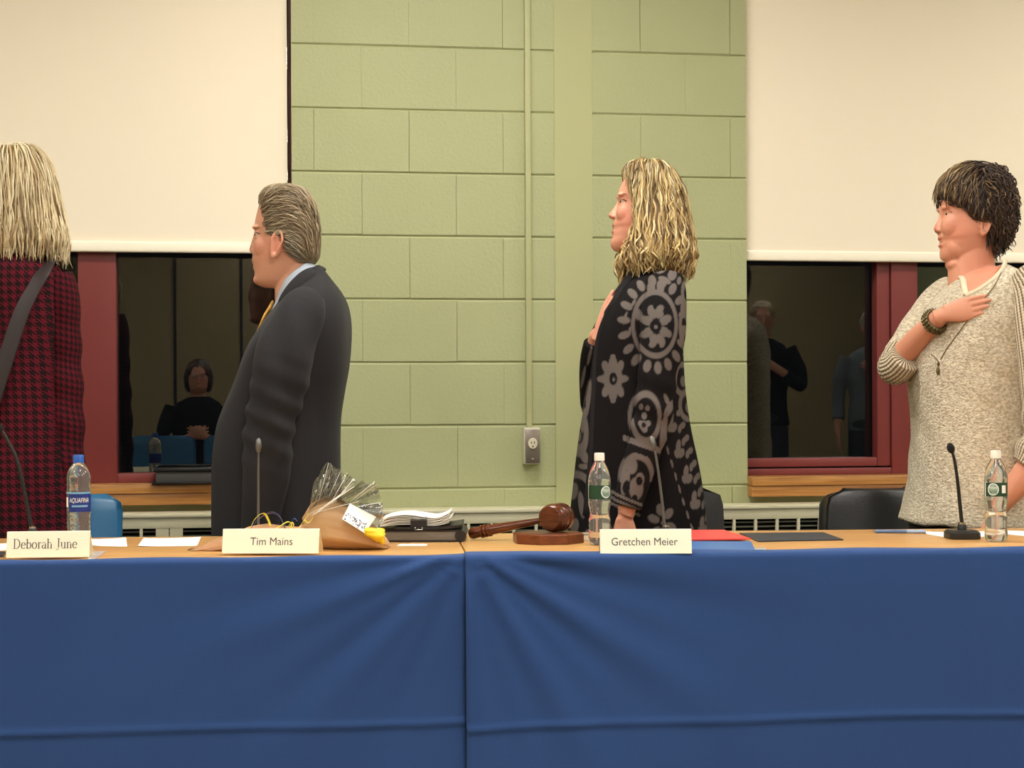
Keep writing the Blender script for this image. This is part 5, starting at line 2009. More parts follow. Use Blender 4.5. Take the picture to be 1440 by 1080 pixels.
    m.tube(sp, [(.006, .014 if i < 30 else .009) for i in range(len(sp))], 12, ref=(-.6, -.6, .3)); m.build('collar_edge', mat('black knit', (31, 28, 29), rough=.9, spec=.2, bump=.25, bscale=600), root)
    m = MB(); sp = spl([q(886, 380, .03), q(877, 398, .03), q(865, 419, .025), q(852, 438, .02), q(840, 456, .015), q(832, 474, .015)], 6)
    m.tube([tuple(p) for p in sp], (.006, .013), 12, ref=(-.7, 0, .5)); m.build('collar_edge', MATS['black knit'], root)
    legs(fr, root, 900, .74)


# ------------------------------------------------------------------ the woman in the cream sweater
def knit_mat(name, c1, c2, kind):
    m = bpy.data.materials.new(name); m.use_nodes = True
    nt = m.node_tree; N, L = nt.nodes, nt.links
    bs = N['Principled BSDF']; bs.inputs['Roughness'].default_value = .9; bs.inputs['Specular IOR Level'].default_value = .2
    bs.inputs['Sheen Weight'].default_value = .1
    tc = N.new('ShaderNodeTexCoord')
    cr = N.new('ShaderNodeValToRGB')
    cr.color_ramp.elements[0].color = srgb(*c1); cr.color_ramp.elements[1].color = srgb(*c2)
    bp = N.new('ShaderNodeBump')
    if kind == 'nub':
        mp = N.new('ShaderNodeMapping'); mp.inputs['Scale'].default_value = (1, 1, 1.7); mp.inputs['Rotation'].default_value = (0, .5, 0)
        L.new(tc.outputs['Object'], mp.inputs['Vector'])
        nz = N.new('ShaderNodeTexNoise'); nz.inputs['Scale'].default_value = 115; nz.inputs['Detail'].default_value = 3; nz.inputs['Distortion'].default_value = .8
        L.new(mp.outputs['Vector'], nz.inputs['Vector'])
        cr.color_ramp.elements[0].position = .38; cr.color_ramp.elements[1].position = .62
        L.new(nz.outputs['Fac'], cr.inputs['Fac']); L.new(nz.outputs['Fac'], bp.inputs['Height'])
        bp.inputs['Strength'].default_value = 1.0; bp.inputs['Distance'].default_value = .007
    else:
        at_ = N.new('ShaderNodeAttribute'); at_.attribute_name = 'Rib'
        mp = N.new('ShaderNodeVectorMath'); mp.operation = 'MULTIPLY'; mp.inputs[1].default_value = (1, 1, 1)
        L.new(at_.outputs['Color'], mp.inputs[0])
        sx = N.new('ShaderNodeSeparateXYZ'); L.new(mp.outputs['Vector'], sx.inputs[0])
        w = math_node(nt, 'MULTIPLY_ADD', math_node(nt, 'SINE', math_node(nt, 'MULTIPLY', sx.outputs[0], 2 * PI)), .5, .5)
        st = math_node(nt, 'MULTIPLY_ADD', math_node(nt, 'SINE', math_node(nt, 'MULTIPLY', sx.outputs[1], 2 * PI)), .15, 0)
        ws = math_node(nt, 'ADD', w, st)
        cr.color_ramp.elements[0].position = .12; cr.color_ramp.elements[1].position = .6
        L.new(ws, cr.inputs['Fac']); L.new(ws, bp.inputs['Height'])
        bp.inputs['Strength'].default_value = .8; bp.inputs['Distance'].default_value = .004
    L.new(cr.outputs['Color'], bs.inputs['Base Color'])
    L.new(bp.outputs['Normal'], bs.inputs['Normal'])
    return m


def rib_coords(me, pts, nrib):
    """sleeve coordinates: around (in ribs) and along, from the sleeve's own centre line"""
    a = verts(me)
    C = np.array([tuple(p) for p in pts])
    seg = C[1:] - C[:-1]
    ln = np.linalg.norm(seg, axis=1)
    cum = np.concatenate([[0], np.cumsum(ln)])
    best = np.full(len(a), 1e9); along = np.zeros(len(a)); around = np.zeros(len(a))
    ref = np.array([0.0, -1.0, 0.0])
    for i in range(len(seg)):
        t = np.clip(((a - C[i]) @ seg[i]) / (ln[i] ** 2 + 1e-12), 0, 1)
        p = C[i] + t[:, None] * seg[i]
        d = np.linalg.norm(a - p, axis=1)
        T = seg[i] / ln[i]
        r1 = ref - T * (ref @ T); r1 /= np.linalg.norm(r1) + 1e-9
        r2 = np.cross(T, r1)
        w = a - p
        ang = np.arctan2(w @ r2, w @ r1)
        m = d < best
        best[m] = d[m]; along[m] = cum[i] + t[m] * ln[i]; around[m] = ang[m]
    c = np.zeros((len(a), 3)); c[:, 0] = around / (2 * PI) * nrib + 1000; c[:, 1] = along / .008
    set_color(me, c, 'Rib')


def build_sweater_woman():
    fr = Fr(1370, 4.62, 0)
    root = fr.root('person', 'short-haired woman in a cream knit sweater, right hand over her heart', 'person')
    q = lambda x, y, dy=0.0: fr.q(x, y) + Vector((0, dy, 0))
    head = [(240, 1346, 1384, .020), (246, 1337, 1396, .044), (255, 1330, 1405, .061), (266, 1325.5, 1411, .072), (278, 1322.5, 1414, .078), (288, 1321.5, 1415, .079), (295, 1321.3, 1415, .0785), (302, 1322.5, 1414, .078), (308, 1323, 1412, .077), (315, 1322.3, 1410, .076), (322, 1321.6, 1407, .075), (328, 1321, 1404, .073), (334, 1319.6, 1401, .070), (339, 1322, 1398, .067), (344, 1321.5, 1396, .064), (350, 1322.5, 1394, .060), (356, 1321.6, 1392, .055), (362, 1322.8, 1391, .048), (367, 1327, 1391, .042), (371, 1334, 1391, .036)]
    P = [loft(head_rings(fr, head, 3))]
    nz = []
    for py, xf, w in ((296, 1322, .007), (302, 1321.2, .0075), (308, 1319, .0088), (314, 1316.0, .0108), (319, 1313.6, .0132), (322, 1312.8, .0142), (325.5, 1314.4, .014), (328.5, 1319, .010)):
        c = q(xf, py); dpt = .027
        nz.append([(c.x + dpt / 2 + dpt / 2 * math.cos(t), w * math.sin(t) * (1 - .35 * max(0, -math.cos(t))), c.z) for t in TT])
    P.append(loft(nz))
    for s in (-1, 1):
        P.append(ellipsoid(q(1319.5, 324.5, s * .0115), (.0085, .006, .0062)))
        P.append(ellipsoid(q(1326, 294, s * .028), (.010, .020, .006)))
        P += lids(fr, 1331, 302.8, s * .0305)
        P.append(ellipsoid(q(1340, 319, s * .027), (.040, .0295, .040)))
        P.append(ellipsoid(q(1345, 348, s * .030), (.034, .0215, .034)))
        P += ear(fr, 1374, 320.5, s * .077, .050, .026, .2, s)
    P.append(ellipsoid(q(1322.4, 336), (.0064, .018, .0048)))
    P.append(ellipsoid(q(1323, 346), (.0064, .017, .0048)))
    P.append(ellipsoid(q(1328, 360.5), (.012, .020, .0125)))
    P.append(ellipsoid(q(1345, 372), (.030, .040, .020)))
    P.append(tube([q(1368, 345), q(1366, 375), q(1372, 410)], [.058, .062, .075], 24))
    P.append(loft(body_rings(fr, [(1352, 386, 1411, 373, .080), (1346, 392, 1422, 378, .105), (1334, 404, 1438, 389, .155), (1318, 424, 1450, 407, .186), (1305, 446, 1456, 432, .196), (1296, 470, 1460, 462, .196), (1297, 520, 1452, 520, .18), (1300, 600, 1450, 600, .17), (1296, 680, 1448, 680, .17), (1300, 770, 1445, 770, .165)])))
    # right arm folded to the heart, left arm down to the table
    arm_f = [(1366, 406, .140, .028), (1335, 434, .148, .036), (1303, 466, .105, .036), (1272, 502, .035, .034), (1262, 511, .0, .034), (1270, 496, -.03, .034), (1285, 473, -.09, .031), (1298, 453.5, -.150, .024), (1302, 449, -.165, .0235)]
    P.append(limb(fr, arm_f))
    h1, t1 = hand(q(1303, 448, -.172), (.90, -.30, .24), (-.30, -.95, .08), (-.25, .12, 1), .77, (.05, .05, .06, .08), -.02, (.20, .45))
    P += h1
    arm_n = [(1428, 412, -.175, .045), (1437, 500, -.22, .044), (1440, 590, -.245, .042), (1425, 630, -.25, .038), (1397, 672, -.235, .033), (1376, 702, -.215, .026), (1370, 710, -.21, .025)]
    P.append(limb(fr, arm_n))
    tip_z = TBL + 0.010
    h2, t2 = hand(q(1372, 707, -.212), (-.50, .02, -.80), (-.45, -.80, .38), (.75, -.45, -.3), .80, (.05, .02, .0, .0), .12, (.45, .35))
    P += h2
    sk = LIN(212, 146, 118)
    spots = [(q(1313.5, 321), .018, LIN(212, 122, 100), .5), (q(1321, 336), (.010, .022, .0052), LIN(172, 74, 72), .85), (q(1323, 341), (.009, .02, .0022), LIN(110, 48, 46), .8), (q(1321.5, 346), (.010, .022, .0054), LIN(180, 84, 80), .85), (q(1342, 326, -.06), .045, LIN(208, 128, 104), .45), (q(1372, 375, -.03), (.06, .09, .06), LIN(192, 112, 88), .35)]
    skin_obj(P, root, sk, spots)
    for s in (-1, 1): eye(fr, root, 1331, 302.8, s * .0305, (-.95, s * .25, 0), .0106)
    m = MB(); m.tube(spl([q(1323.5, 294.5, -.028), q(1328, 291, -.038), q(1336, 294, -.052)], 5), [.0009, .0016, .0017, .0017, .0017, .0016, .0015, .0014, .0012, .001, .0008], 8, flat=0.6); m.build('eyebrow', mat('dark brow', (92, 62, 44), rough=0.9), root)
    m = MB(); m.tube(spl([q(1326, 301.0, -.033), q(1330, 300.0, -.041), q(1337, 303.5, -.048)], 5), .0013, 6); m.build('eyelash', M_lash, root)
    # short layered hair
    hl = lambda py: np.interp(py, [228, 262, 272, 280, 286, 292, 297, 303, 309, 313, 316, 320, 330, 338, 346, 352], [1300, 1318, 1316.5, 1318, 1324, 1340, 1349, 1353, 1357, 1362, 1382, 1384, 1381, 1379, 1386, 1394])
    hr = [(231.5, 1358, 1382, .018), (235, 1345, 1394, .048), (241, 1335, 1405, .067), (250, 1327, 1413, .082), (260, 1320, 1419, .090), (272, 1316, 1422.5, .094), (284, 1316, 1424.5, .095), (296, 1316, 1425.5, .095), (310, 1318, 1425, .093), (322, 1320, 1423, .090), (334, 1320, 1418, .083), (344, 1320, 1411, .074), (351, 1320, 1403, .062), (355, 1330, 1398, .05)]
    dk = [LIN(52, 38, 32), LIN(66, 48, 38), LIN(40, 30, 28), LIN(82, 58, 42), LIN(58, 42, 34)]
    lt = [LIN(132, 108, 76), LIN(108, 86, 60), LIN(158, 132, 94), LIN(88, 68, 50)]

    def hcol(p, g):
        front = sstep(q(1388, 0).x, q(1345, 0).x, p.x) * sstep(q(0, 300).z, q(0, 268).z, p.z)
        if g.random() < .80 * front + .04:
            return lt[g.integers(4)] * g.uniform(.8, 1.1)
        return dk[g.integers(5)] * g.uniform(.8, 1.25)
    crown = q(1386, 240)

    def hdir(p):
        if p.x < q(1372, 0).x:          # fringe and temple
            return Vector((-.75, 0, -.9)) if p.z > q(0, 262).z else Vector((-.25, 0, -1))
        if p.z > q(0, 275).z:
            return Vector((.9, (1 if p.y > 0 else -1) * .3, .1 - 1.4 * max(0, (p.x - q(1385, 0).x) / .06)))
        return Vector((.35, 0, -1))
    zb = q(0, 348).z
    drop = lambda p, n: (n.z < -.35 and p.z < zb + .02) or (n.x < -.75 and p.z < q(0, 278).z and p.x < q(1345, 0).x)
    back = lambda p: p.x > q(1388, 0).x
    hair_obj(root, head_rings(fr, hr, 3, n=2.2, clip=hl), [
        dict(n=1700, length=(.035, .085), r=.0017, dir=hdir, step=.006, lift=.005, jit=.18, color=hcol, wave=.0022, wavelen=.04, drop=drop, grad=.05),
        dict(n=800, length=(.03, .06), r=.0018, dir=hdir, step=.004, lift=.012, jit=.35, color=hcol, wave=.0085, wavelen=.026, keep=back, drop=drop, grad=.1),
        dict(n=520, length=(.03, .07), r=.0018, dir=lambda p: Vector((.45, 0, -.8)), step=.005, lift=.007, jit=.25, color=hcol, wave=.004, wavelen=.035, keep=lambda p: q(1368, 0).x < p.x < q(1412, 0).x and q(0, 306).z < p.z < q(0, 246).z, grad=.1),
        dict(n=150, length=(.05, .085), r=.0020, dir=lambda p: Vector((-.72, 0, -.8)), step=.006, lift=.009, jit=.12, color=hcol, wave=.003, wavelen=.06, keep=lambda p: q(1330, 0).x < p.x < q(1388, 0).x and p.z > q(0, 262).z, grad=.1),
    ], LIN(44, 32, 28), 9, voxel=.0045)
    m = MB(); e = q(1371.5, 328.6, -.0875); m.add(*ellipsoid(e, (.0022, .0022, .0022), 12, 8)); m.build('earring', M_chrome, root)
    # ---- sweater
    M_nub = knit_mat('cream nubby knit', (184, 168, 142), (232, 220, 197), 'nub')
    M_rib = knit_mat('cream ribbed knit', (120, 100, 78), (218, 203, 176), 'rib')
    sw = [(1350, 388, 1412, 372, .085), (1343, 394, 1424, 377, .115), (1330, 405, 1440, 388, .165), (1314, 424, 1452, 406, .195), (1300, 446, 1460, 430, .208), (1287, 476, 1464, 460, .212), (1281, 506, 1465, 500, .210), (1281, 540, 1465, 540, .206), (1284, 580, 1464, 580, .204), (1284, 620, 1464, 620, .206), (1280, 670, 1467, 670, .212), (1273, 710, 1470, 710, .216), (1267, 729, 1472, 734, .218), (1270, 733, 1470, 742, .212)]
    me = union([loft(body_rings(fr, sw, 2.45))], .0042, 3)
    fold_cloth(me, lambda a: .004 * wob(a * np.array([1, 1, .6]), 24, 31) + .0025 * wob(a, 90, 33))
    so = link('sweater', me, M_nub, root)
    sb = bvh_of(me)
    # the open neck: cut out of the knit, skin below
    poly = [(1349, 380), (1400, 368), (1394, 381), (1374, 397), (1354, 411), (1337, 420), (1334, 408), (1342, 393)]
    PX = [q(x, y) for x, y in poly]

    def inside(p):
        c = False
        n = len(PX)
        for i in range(n):
            a, b = PX[i], PX[(i + 1) % n]
            if (a.z > p.z) != (b.z > p.z) and p.x < (b.x - a.x) * (p.z - a.z) / (b.z - a.z) + a.x:
                c = not c
        return c
    M_bandk = mat('cream knit band', (214, 200, 172), rough=.9, bump=.4, bscale=160)
    m = MB()
    cl_ = []
    for x, y, d in [(1402, 371, -.078), (1394, 381, -.10), (1384, 390, -.11), (1374, 398, -.118), (1364, 405, -.12), (1354, 412, -.12), (1345, 417, -.11), (1336, 421, -.08)]:
        p = q(x, y); cl_.append(tuple(Vector((p.x, near_y(sb, p.x, p.z, d) - .001, p.z))))
    m.tube(spl(cl_, 6), (.0035, .0062), 10, ref=(0, -1, 0.2)); m.build('collar_band', M_bandk, root)
    m = MB(); far = [tuple(q(x, y, d)) for x, y, d in [(1388, 372, .085), (1366, 379, .09), (1352, 384, .075)]]
    for x, y in ((1347, 389), (1342, 397), (1338, 408), (1337, 420)):
        p = q(x, y); far.append(tuple(Vector((p.x, near_y(sb, p.x, p.z, -.02) - .001, p.z))))
    m.tube(spl(far, 6), (.0045, .0085), 10, ref=(-.7, -.3, .6)); m.build('collar_band', M_bandk, root)
    bm_ = bmesh.new(); bm_.from_mesh(so.data)
    bmesh.ops.delete(bm_, geom=[f for f in bm_.faces if f.calc_center_median().y < .055 and inside(f.calc_center_median())], context='FACES')
    bm_.to_mesh(so.data); bm_.free()
    # near sleeve
    def sleeve(pts, nr, fold=None, vox=.004):
        P_ = dense([list(p) for p in pts], 4)
        cl = [fr.q(a, b, 0) + Vector((0, d, 0)) for a, b, d, r in P_]
        me = union([tube(cl, [r for a, b, d, r in P_], 26)], vox, 3)
        rib_coords(me, cl, nr)
        if fold: fold_cloth(me, fold)
        return link('sleeve', me, M_rib, root)
    sleeve([(1420, 392, -.150, .050), (1428, 415, -.180, .066), (1434, 460, -.205, .075), (1438, 520, -.228, .074), (1438, 580, -.244, .071), (1430, 618, -.250, .064), (1416, 640, -.250, .055), (1405, 654, -.247, .046)], 34,
           lambda a: .003 * wob(a, 22, 41) + .006 * np.exp(-((a[:, 2] - q(0, 615).z) / .06) ** 2) * np.sin(a[:, 2] * 80 + a[:, 0] * 30))
    # tab hanging from the turned cuff
    m = MB(); tb = [tuple(q(x, y, d)) for x, y, d in ((1436, 588, -.31), (1430, 610, -.32), (1424, 632, -.315))]
    m.tube(spl(tb, 5), (.003, .011), 10, ref=(0, -1, 0)); m.build('sleeve_tab', M_nub, root)
    uv = [(1362, 402, .150, .040), (1350, 410, .160, .050), (1333, 432, .150, .053), (1308, 458, .115, .051), (1286, 482, .075, .048), (1272, 500, .045, .046)]
    P_ = dense([list(p) for p in uv], 4)
    me = union([tube([fr.q(a, b, 0) + Vector((0, d, 0)) for a, b, d, r in P_], [r for a, b, d, r in P_], 26)], .004, 3)
    fold_cloth(me, lambda a: .003 * wob(a, 26, 44) + .0025 * wob(a, 90, 33)); link('sleeve', me, M_nub, root)
    sleeve([(1276, 494, .050, .045), (1265, 509, .030, .0475), (1259, 517, .002, .048), (1262, 513, -.028, .046), (1268, 503, -.052, .044)], 26)
    # bracelet at the wrist
    wr = q(1296, 456, -.142); axv = (q(1303, 447.5, -.172) - q(1285, 473, -.09)).normalized()
    M_br = mat('antique bronze', (104, 92, 62), rough=.35, metal=.8, var=.4, vscale=200)
    a1 = axv.orthogonal().normalized(); a2 = axv.cross(a1)
    m = MB()
    for off in (-.008, 0, .008):
        pts = [wr + axv * off + a1 * (.0290 * math.cos(t)) + a2 * (.0290 * math.sin(t)) for t in [2 * PI * k / 36 for k in range(37)]]
        m.tube(pts, .0042, 8, cap=False)
    for k in range(22):
        t = 2 * PI * k / 22
        for off in (-.008, .001, .009):
            m.add(*ellipsoid(wr + axv * off + a1 * (.0325 * math.cos(t)) + a2 * (.0325 * math.sin(t)), (.0035, .0035, .0035), 8, 6))
    m.build('bracelet', M_br, root)
    # necklace over the sweater and its pendant
    def over(pts, lift=.003):
        out = []
        for x, y in pts:
            p = q(x, y); out.append(tuple(Vector((p.x, near_y(sb, p.x, p.z, -.1) - lift, p.z))))
        return spl(out, 6)
    M_chain = mat('antique chain', (120, 98, 66), rough=.4, metal=.7)
    m = MB(); m.tube(over([(1395, 378), (1384, 392), (1368, 412), (1345, 440), (1325, 468), (1310, 492), (1302, 508)]), .0012, 6)
    m.tube(over([(1293, 500), (1297, 505), (1300, 511)]), .0012, 6); nk_ = m.build('necklace', M_chain, root)
    m = MB(); p = Vector(over([(1300, 520), (1300, 521)])[0])
    m.add(*ellipsoid(p + Vector((0, 0, .012)), (.004, .003, .006), 10, 8)); m.add(*ellipsoid(p - Vector((.001, 0, .006)), (.0055, .003, .011), 12, 8)); m.build('pendant', M_br, nk_)
    legs(fr, root, 1368, .80, hip=(.17, .18))


# ------------------------------------------------------------------ the blonde woman at the left
def houndstooth():
    m = bpy.data.materials.new('red and black check'); m.use_nodes = True
    nt = m.node_tree; N, L = nt.nodes, nt.links
    bs = N['Principled BSDF']; bs.inputs['Roughness'].default_value = .9; bs.inputs['Specular IOR Level'].default_value = .15
    at_ = N.new('ShaderNodeAttribute'); at_.attribute_name = 'Chk'
    sx = N.new('ShaderNodeSeparateXYZ'); L.new(at_.outputs['Color'], sx.inputs[0])
    fx = math_node(nt, 'FRACT', sx.outputs[0]); fz = math_node(nt, 'FRACT', sx.outputs[1])
    a = math_node(nt, 'LESS_THAN', fx, .5); b = math_node(nt, 'LESS_THAN', fz, .5)
    dg = math_node(nt, 'LESS_THAN', math_node(nt, 'FRACT', math_node(nt, 'MULTIPLY', math_node(nt, 'ADD', sx.outputs[0], sx.outputs[1]), 2.0)), .5)
    same = math_node(nt, 'MULTIPLY', a, b)
    diff = math_node(nt, 'ABSOLUTE', math_node(nt, 'SUBTRACT', a, b))
    fac = math_node(nt, 'MAXIMUM', same, math_node(nt, 'MULTIPLY', diff, dg))
    mx = N.new('ShaderNodeMix'); mx.data_type = 'RGBA'
    mx.inputs[6].default_value = srgb(28, 13, 15); mx.inputs[7].default_value = srgb(86, 17, 30)
    L.new(fac, mx.inputs[0]); L.new(mx.outputs[2], bs.inputs['Base Color'])
    nb = N.new('ShaderNodeTexNoise'); nb.inputs['Scale'].default_value = 500
    bp = N.new('ShaderNodeBump'); bp.inputs['Strength'].default_value = .3; bp.inputs['Distance'].default_value = .003
    L.new(nb.outputs['Fac'], bp.inputs['Height']); L.new(bp.outputs['Normal'], bs.inputs['Normal'])
    return m


def build_blonde_woman():
    fr = Fr(8, 4.47, 0)
    root = fr.root('person', 'woman with straight blonde hair in a red and black checked coat, seen from behind', 'person')
    q = lambda x, y, dy=0.0: fr.q(x, y) + Vector((0, dy, 0))
    # head turned away from the viewer, to the left
    rot = Matrix.Rotation(math.radians(-62), 4, 'Z')
    HC = q(10, 290)
    face = [(-.118, -.030, .030, .020), (-.110, -.052, .056, .048), (-.095, -.070, .076, .064), (-.07, -.084, .092, .073), (-.04, -.092, .098, .076), (-.01, -.094, .098, .076), (.02, -.094, .096, .073), (.045, -.095, .088, .069), (.07, -.094, .076, .062), (.09, -.094, .070, .052), (.105, -.088, .064, .040), (.115, -.070, .06, .028)]
    rings = []
    for dz, xf, xb, b in dense(face, 3):
        xm = xf + (xb - xf) * .56
        cs, sn = np.cos(TT), np.sin(TT)
        x = np.where(cs < 0, xm + (xm - xf) * cs, xm + (xb - xm) * cs)
        y = b * sn * (1 - .16 * np.clip(-cs, 0, 1) ** 2)
        ring = [rot @ Vector((x[i], y[i], -dz)) + HC for i in range(len(x))]
        rings.append(ring)
    P = [loft(rings)]
    loc = lambda x, y, z: rot @ Vector((x, y, z)) + HC
    P.append(tube([loc(-.095, 0, .012), loc(-.108, 0, -.012), loc(-.118, 0, -.032), loc(-.098, 0, -.042)], [.007, .008, .012, .008], 14))
    for s in (-1, 1):
        P.append(ellipsoid(loc(-.078, s * .03, .005), (.012, .014, .008))); P.append(ellipsoid(loc(-.07, s * .045, -.03), (.02, .02, .02)))
    P.append(ellipsoid(loc(-.094, 0, -.062), (.008, .018, .005))); P.append(ellipsoid(loc(-.094, 0, -.074), (.008, .016, .005))); P.append(ellipsoid(loc(-.088, 0, -.1), (.014, .02, .014)))
    P.append(tube([loc(.012, 0, -.07), q(10, 352), q(8, 400)], [.05, .048, .06], 20))
    P.append(loft(body_rings(fr, [(-20, 368, 45, 368, .06), (-50, 395, 72, 395, .10), (-60, 450, 76, 450, .11), (-60, 520, 74, 520, .105), (-66, 620, 84, 620, .11), (-72, 760, 92, 760, .12)])))
    for s in (-1, 1):
        cx = 10 + s * 72
        P.append(limb(fr, [(10 + s * 60, 402, 0, .042), (cx + s * 4, 500, .01, .04), (cx + s * 10, 590, 0, .036), (cx + s * 14, 690, -.02, .03), (cx + s * 15, 745, -.03, .024)]))
        hh, _ = hand(q(cx + s * 15, 748, -.03), (0, 0, -1), (s, 0, 0), (0, 1, 0), .9, (.35, .4, .4, .45))
        P += hh
    skin_obj(P, root, LIN(206, 144, 116), [])
    for s in (-1, 1):
        c = loc(-.079, s * .031, .004)
        m = MB(); m.add(*ellipsoid(c, (.0115, .0115, .0115), 16, 10)); e = m.build('eye', M_eye, root)
        m = MB(); m.add(*ellipsoid(c + (rot @ Vector((-.008, 0, 0))), (.005, .005, .005), 12, 8)); m.build('iris', M_iris, e)
    # hair, straight with layered ends
    hr = [(203.5, -2, 30, .020, .005), (206, -16, 45, .055, .004), (212, -30, 56, .080, 0), (224, -44, 66, .098, 0), (240, -54, 72.5, .108, 0), (262, -62, 78.5, .114, 0), (285, -68, 83.5, .117, 0), (308, -74, 88.5, .120, 0), (328, -78, 93, .122, 0), (344, -78, 94, .118, 0), (354, -72, 89, .105, 0)]
    R_ = body_rings(fr, [(a, py, b, py, w, yc) for py, a, b, w, yc in hr], 2.2, k=3)
    cols = [LIN(210, 192, 154), LIN(230, 216, 182), LIN(184, 162, 124), LIN(158, 136, 102), LIN(216, 198, 160), LIN(136, 116, 88)]

    def hcol(p, g):
        return cols[g.choice(6, p=[.28, .2, .2, .1, .16, .06])] * g.uniform(.85, 1.12)
    crown = q(12, 206)

    def hdir(p):
        v = p - crown
        top = max(0, min(1, (p.z - q(0, 238).z) / .06))
        h = Vector((v.x, v.y, 0))
        if h.length > 1e-4: h.normalize()
        return h * (1.3 * top + .12) + Vector((0, 0, -1))
    zb = q(0, 340).z
    drop = lambda p, n: (n.z < -.3 and p.z < zb + .03)
    nearside = lambda p: p.y < .04
    hair_obj(root, R_, [
        dict(n=800, length=(.10, .26), r=.0022, dir=hdir, step=.009, lift=.005, jit=.07, color=hcol, wave=.0022, wavelen=.10, drop=drop, keep=nearside, tail=.05, grad=-.08),
        dict(n=420, length=(.05, .12), r=.0024, dir=hdir, step=.007, lift=.009, jit=.14, color=hcol, wave=.004, wavelen=.08, drop=drop, keep=lambda p: p.y < .05 and p.z < q(0, 300).z, tail=.045, grad=-.15),
        dict(n=200, length=(.1, .22), r=.002, dir=hdir, step=.01, lift=.005, jit=.07, color=hcol, wave=.002, wavelen=.1, drop=drop, grad=-.08),
    ], LIN(150, 124, 84), 15, voxel=.006)
    # coat
    M_coat = houndstooth()
    ct = [(-20, 350, 40, 350, .066, 0), (-40, 358, 58, 358, .085, 0), (-58, 370, 74, 368, .112, 0), (-68, 384, 84, 382, .128, 0), (-74, 410, 88, 408, .138, 0), (-76, 450, 88, 450, .14, 0), (-76, 500, 86, 500, .136, 0), (-78, 560, 88, 560, .138, 0), (-84, 620, 94, 620, .148, 0), (-90, 700, 102, 700, .16, 0), (-94, 770, 106, 770, .168, 0), (-96, 840, 108, 840, .17, 0)]
    me = union([loft(body_rings(fr, ct, 2.6))], .005, 3)
    fold_cloth(me, lambda a: .005 * sstep(1.4, 1.0, a[:, 2]) * np.sin(a[:, 0] * 42 + 1.1 * np.sin(a[:, 2] * 4)) + .003 * wob(a, 26, 51))
    a = verts(me); c = np.zeros((len(a), 3)); c[:, 0] = (a[:, 0] + .05 * a[:, 2]) / .0205 + 100; c[:, 1] = a[:, 2] / .0205 + 100; set_color(me, c, 'Chk')
    co = link('coat', me, M_coat, root)
    sb = bvh_of(me)
    for s in (1, -1):
        sl = [(8 + s * 66, 388, 0, .052), (8 + s * 72, 420, .0, .058), (8 + s * 74, 480, .01, .056), (8 + s * 78, 540, .01, .054), (8 + s * 82, 600, .0, .052), (8 + s * 86, 670, -.015, .048), (8 + s * 88, 738, -.028, .044)]
        me = union([limb(fr, sl, 22)], .005, 3)
        fold_cloth(me, lambda a: .003 * wob(a, 26, 55) + .003 * np.sin(a[:, 2] * 60 + a[:, 0] * 20) * sstep(1.35, 1.2, a[:, 2]))
        a = verts(me); c = np.zeros((len(a), 3)); ang = np.arctan2(a[:, 1] + .0, a[:, 0] - q(8 + s * 76, 500).x); c[:, 0] = ang * .056 / .0165 + 100; c[:, 1] = a[:, 2] / .0165 + .25 * a[:, 0] / .0165 + 100; set_color(me, c, 'Chk')
        link('sleeve', me, M_coat, root)
    M_leg = mat('dark burgundy bag leather', (34, 20, 21), rough=.6)
    pts = []
    for x, y in ((72, 362), (73, 386), (64, 410), (52, 440), (38, 485), (24, 530), (10, 575), (-6, 620), (-30, 655), (-62, 676)):
        p = q(x, y); pts.append(tuple(Vector((p.x, near_y(sb, p.x, p.z, -.14) - .010, p.z))))
    pts += [tuple(q(-100, 676, -.12)), tuple(q(-150, 684, -.06)), tuple(q(-172, 700, -.02))]
    fz = pts[0]
    pts = [(fz[0] - .004, .06, fz[2] - .004), (fz[0] + .002, -.01, fz[2] + .010)] + pts[1:]
    bg = empty('shoulder_bag', fr.loc, -TH, 'dark leather shoulder bag, its strap crossing the back of the checked coat', 'bag')
    m = MB(); m.tube(spl(pts, 6), (.003, .024), 12, ref=(0, -.2, 1)); m.build('strap', M_leg, bg)
    m = MB(); c = q(-130, 735); m.box((c.x - .14, -.17, c.z - .18), (c.x - .02, .12, c.z + .08), bev=.02); m.build('pouch', M_leg, bg)
    legs(fr, root, 6, .72, hip=(.14, .12), sep=.08, foot_dir=(-.4, .9))


build_man()
build_cardigan_woman()
build_sweater_woman()
build_blonde_woman()
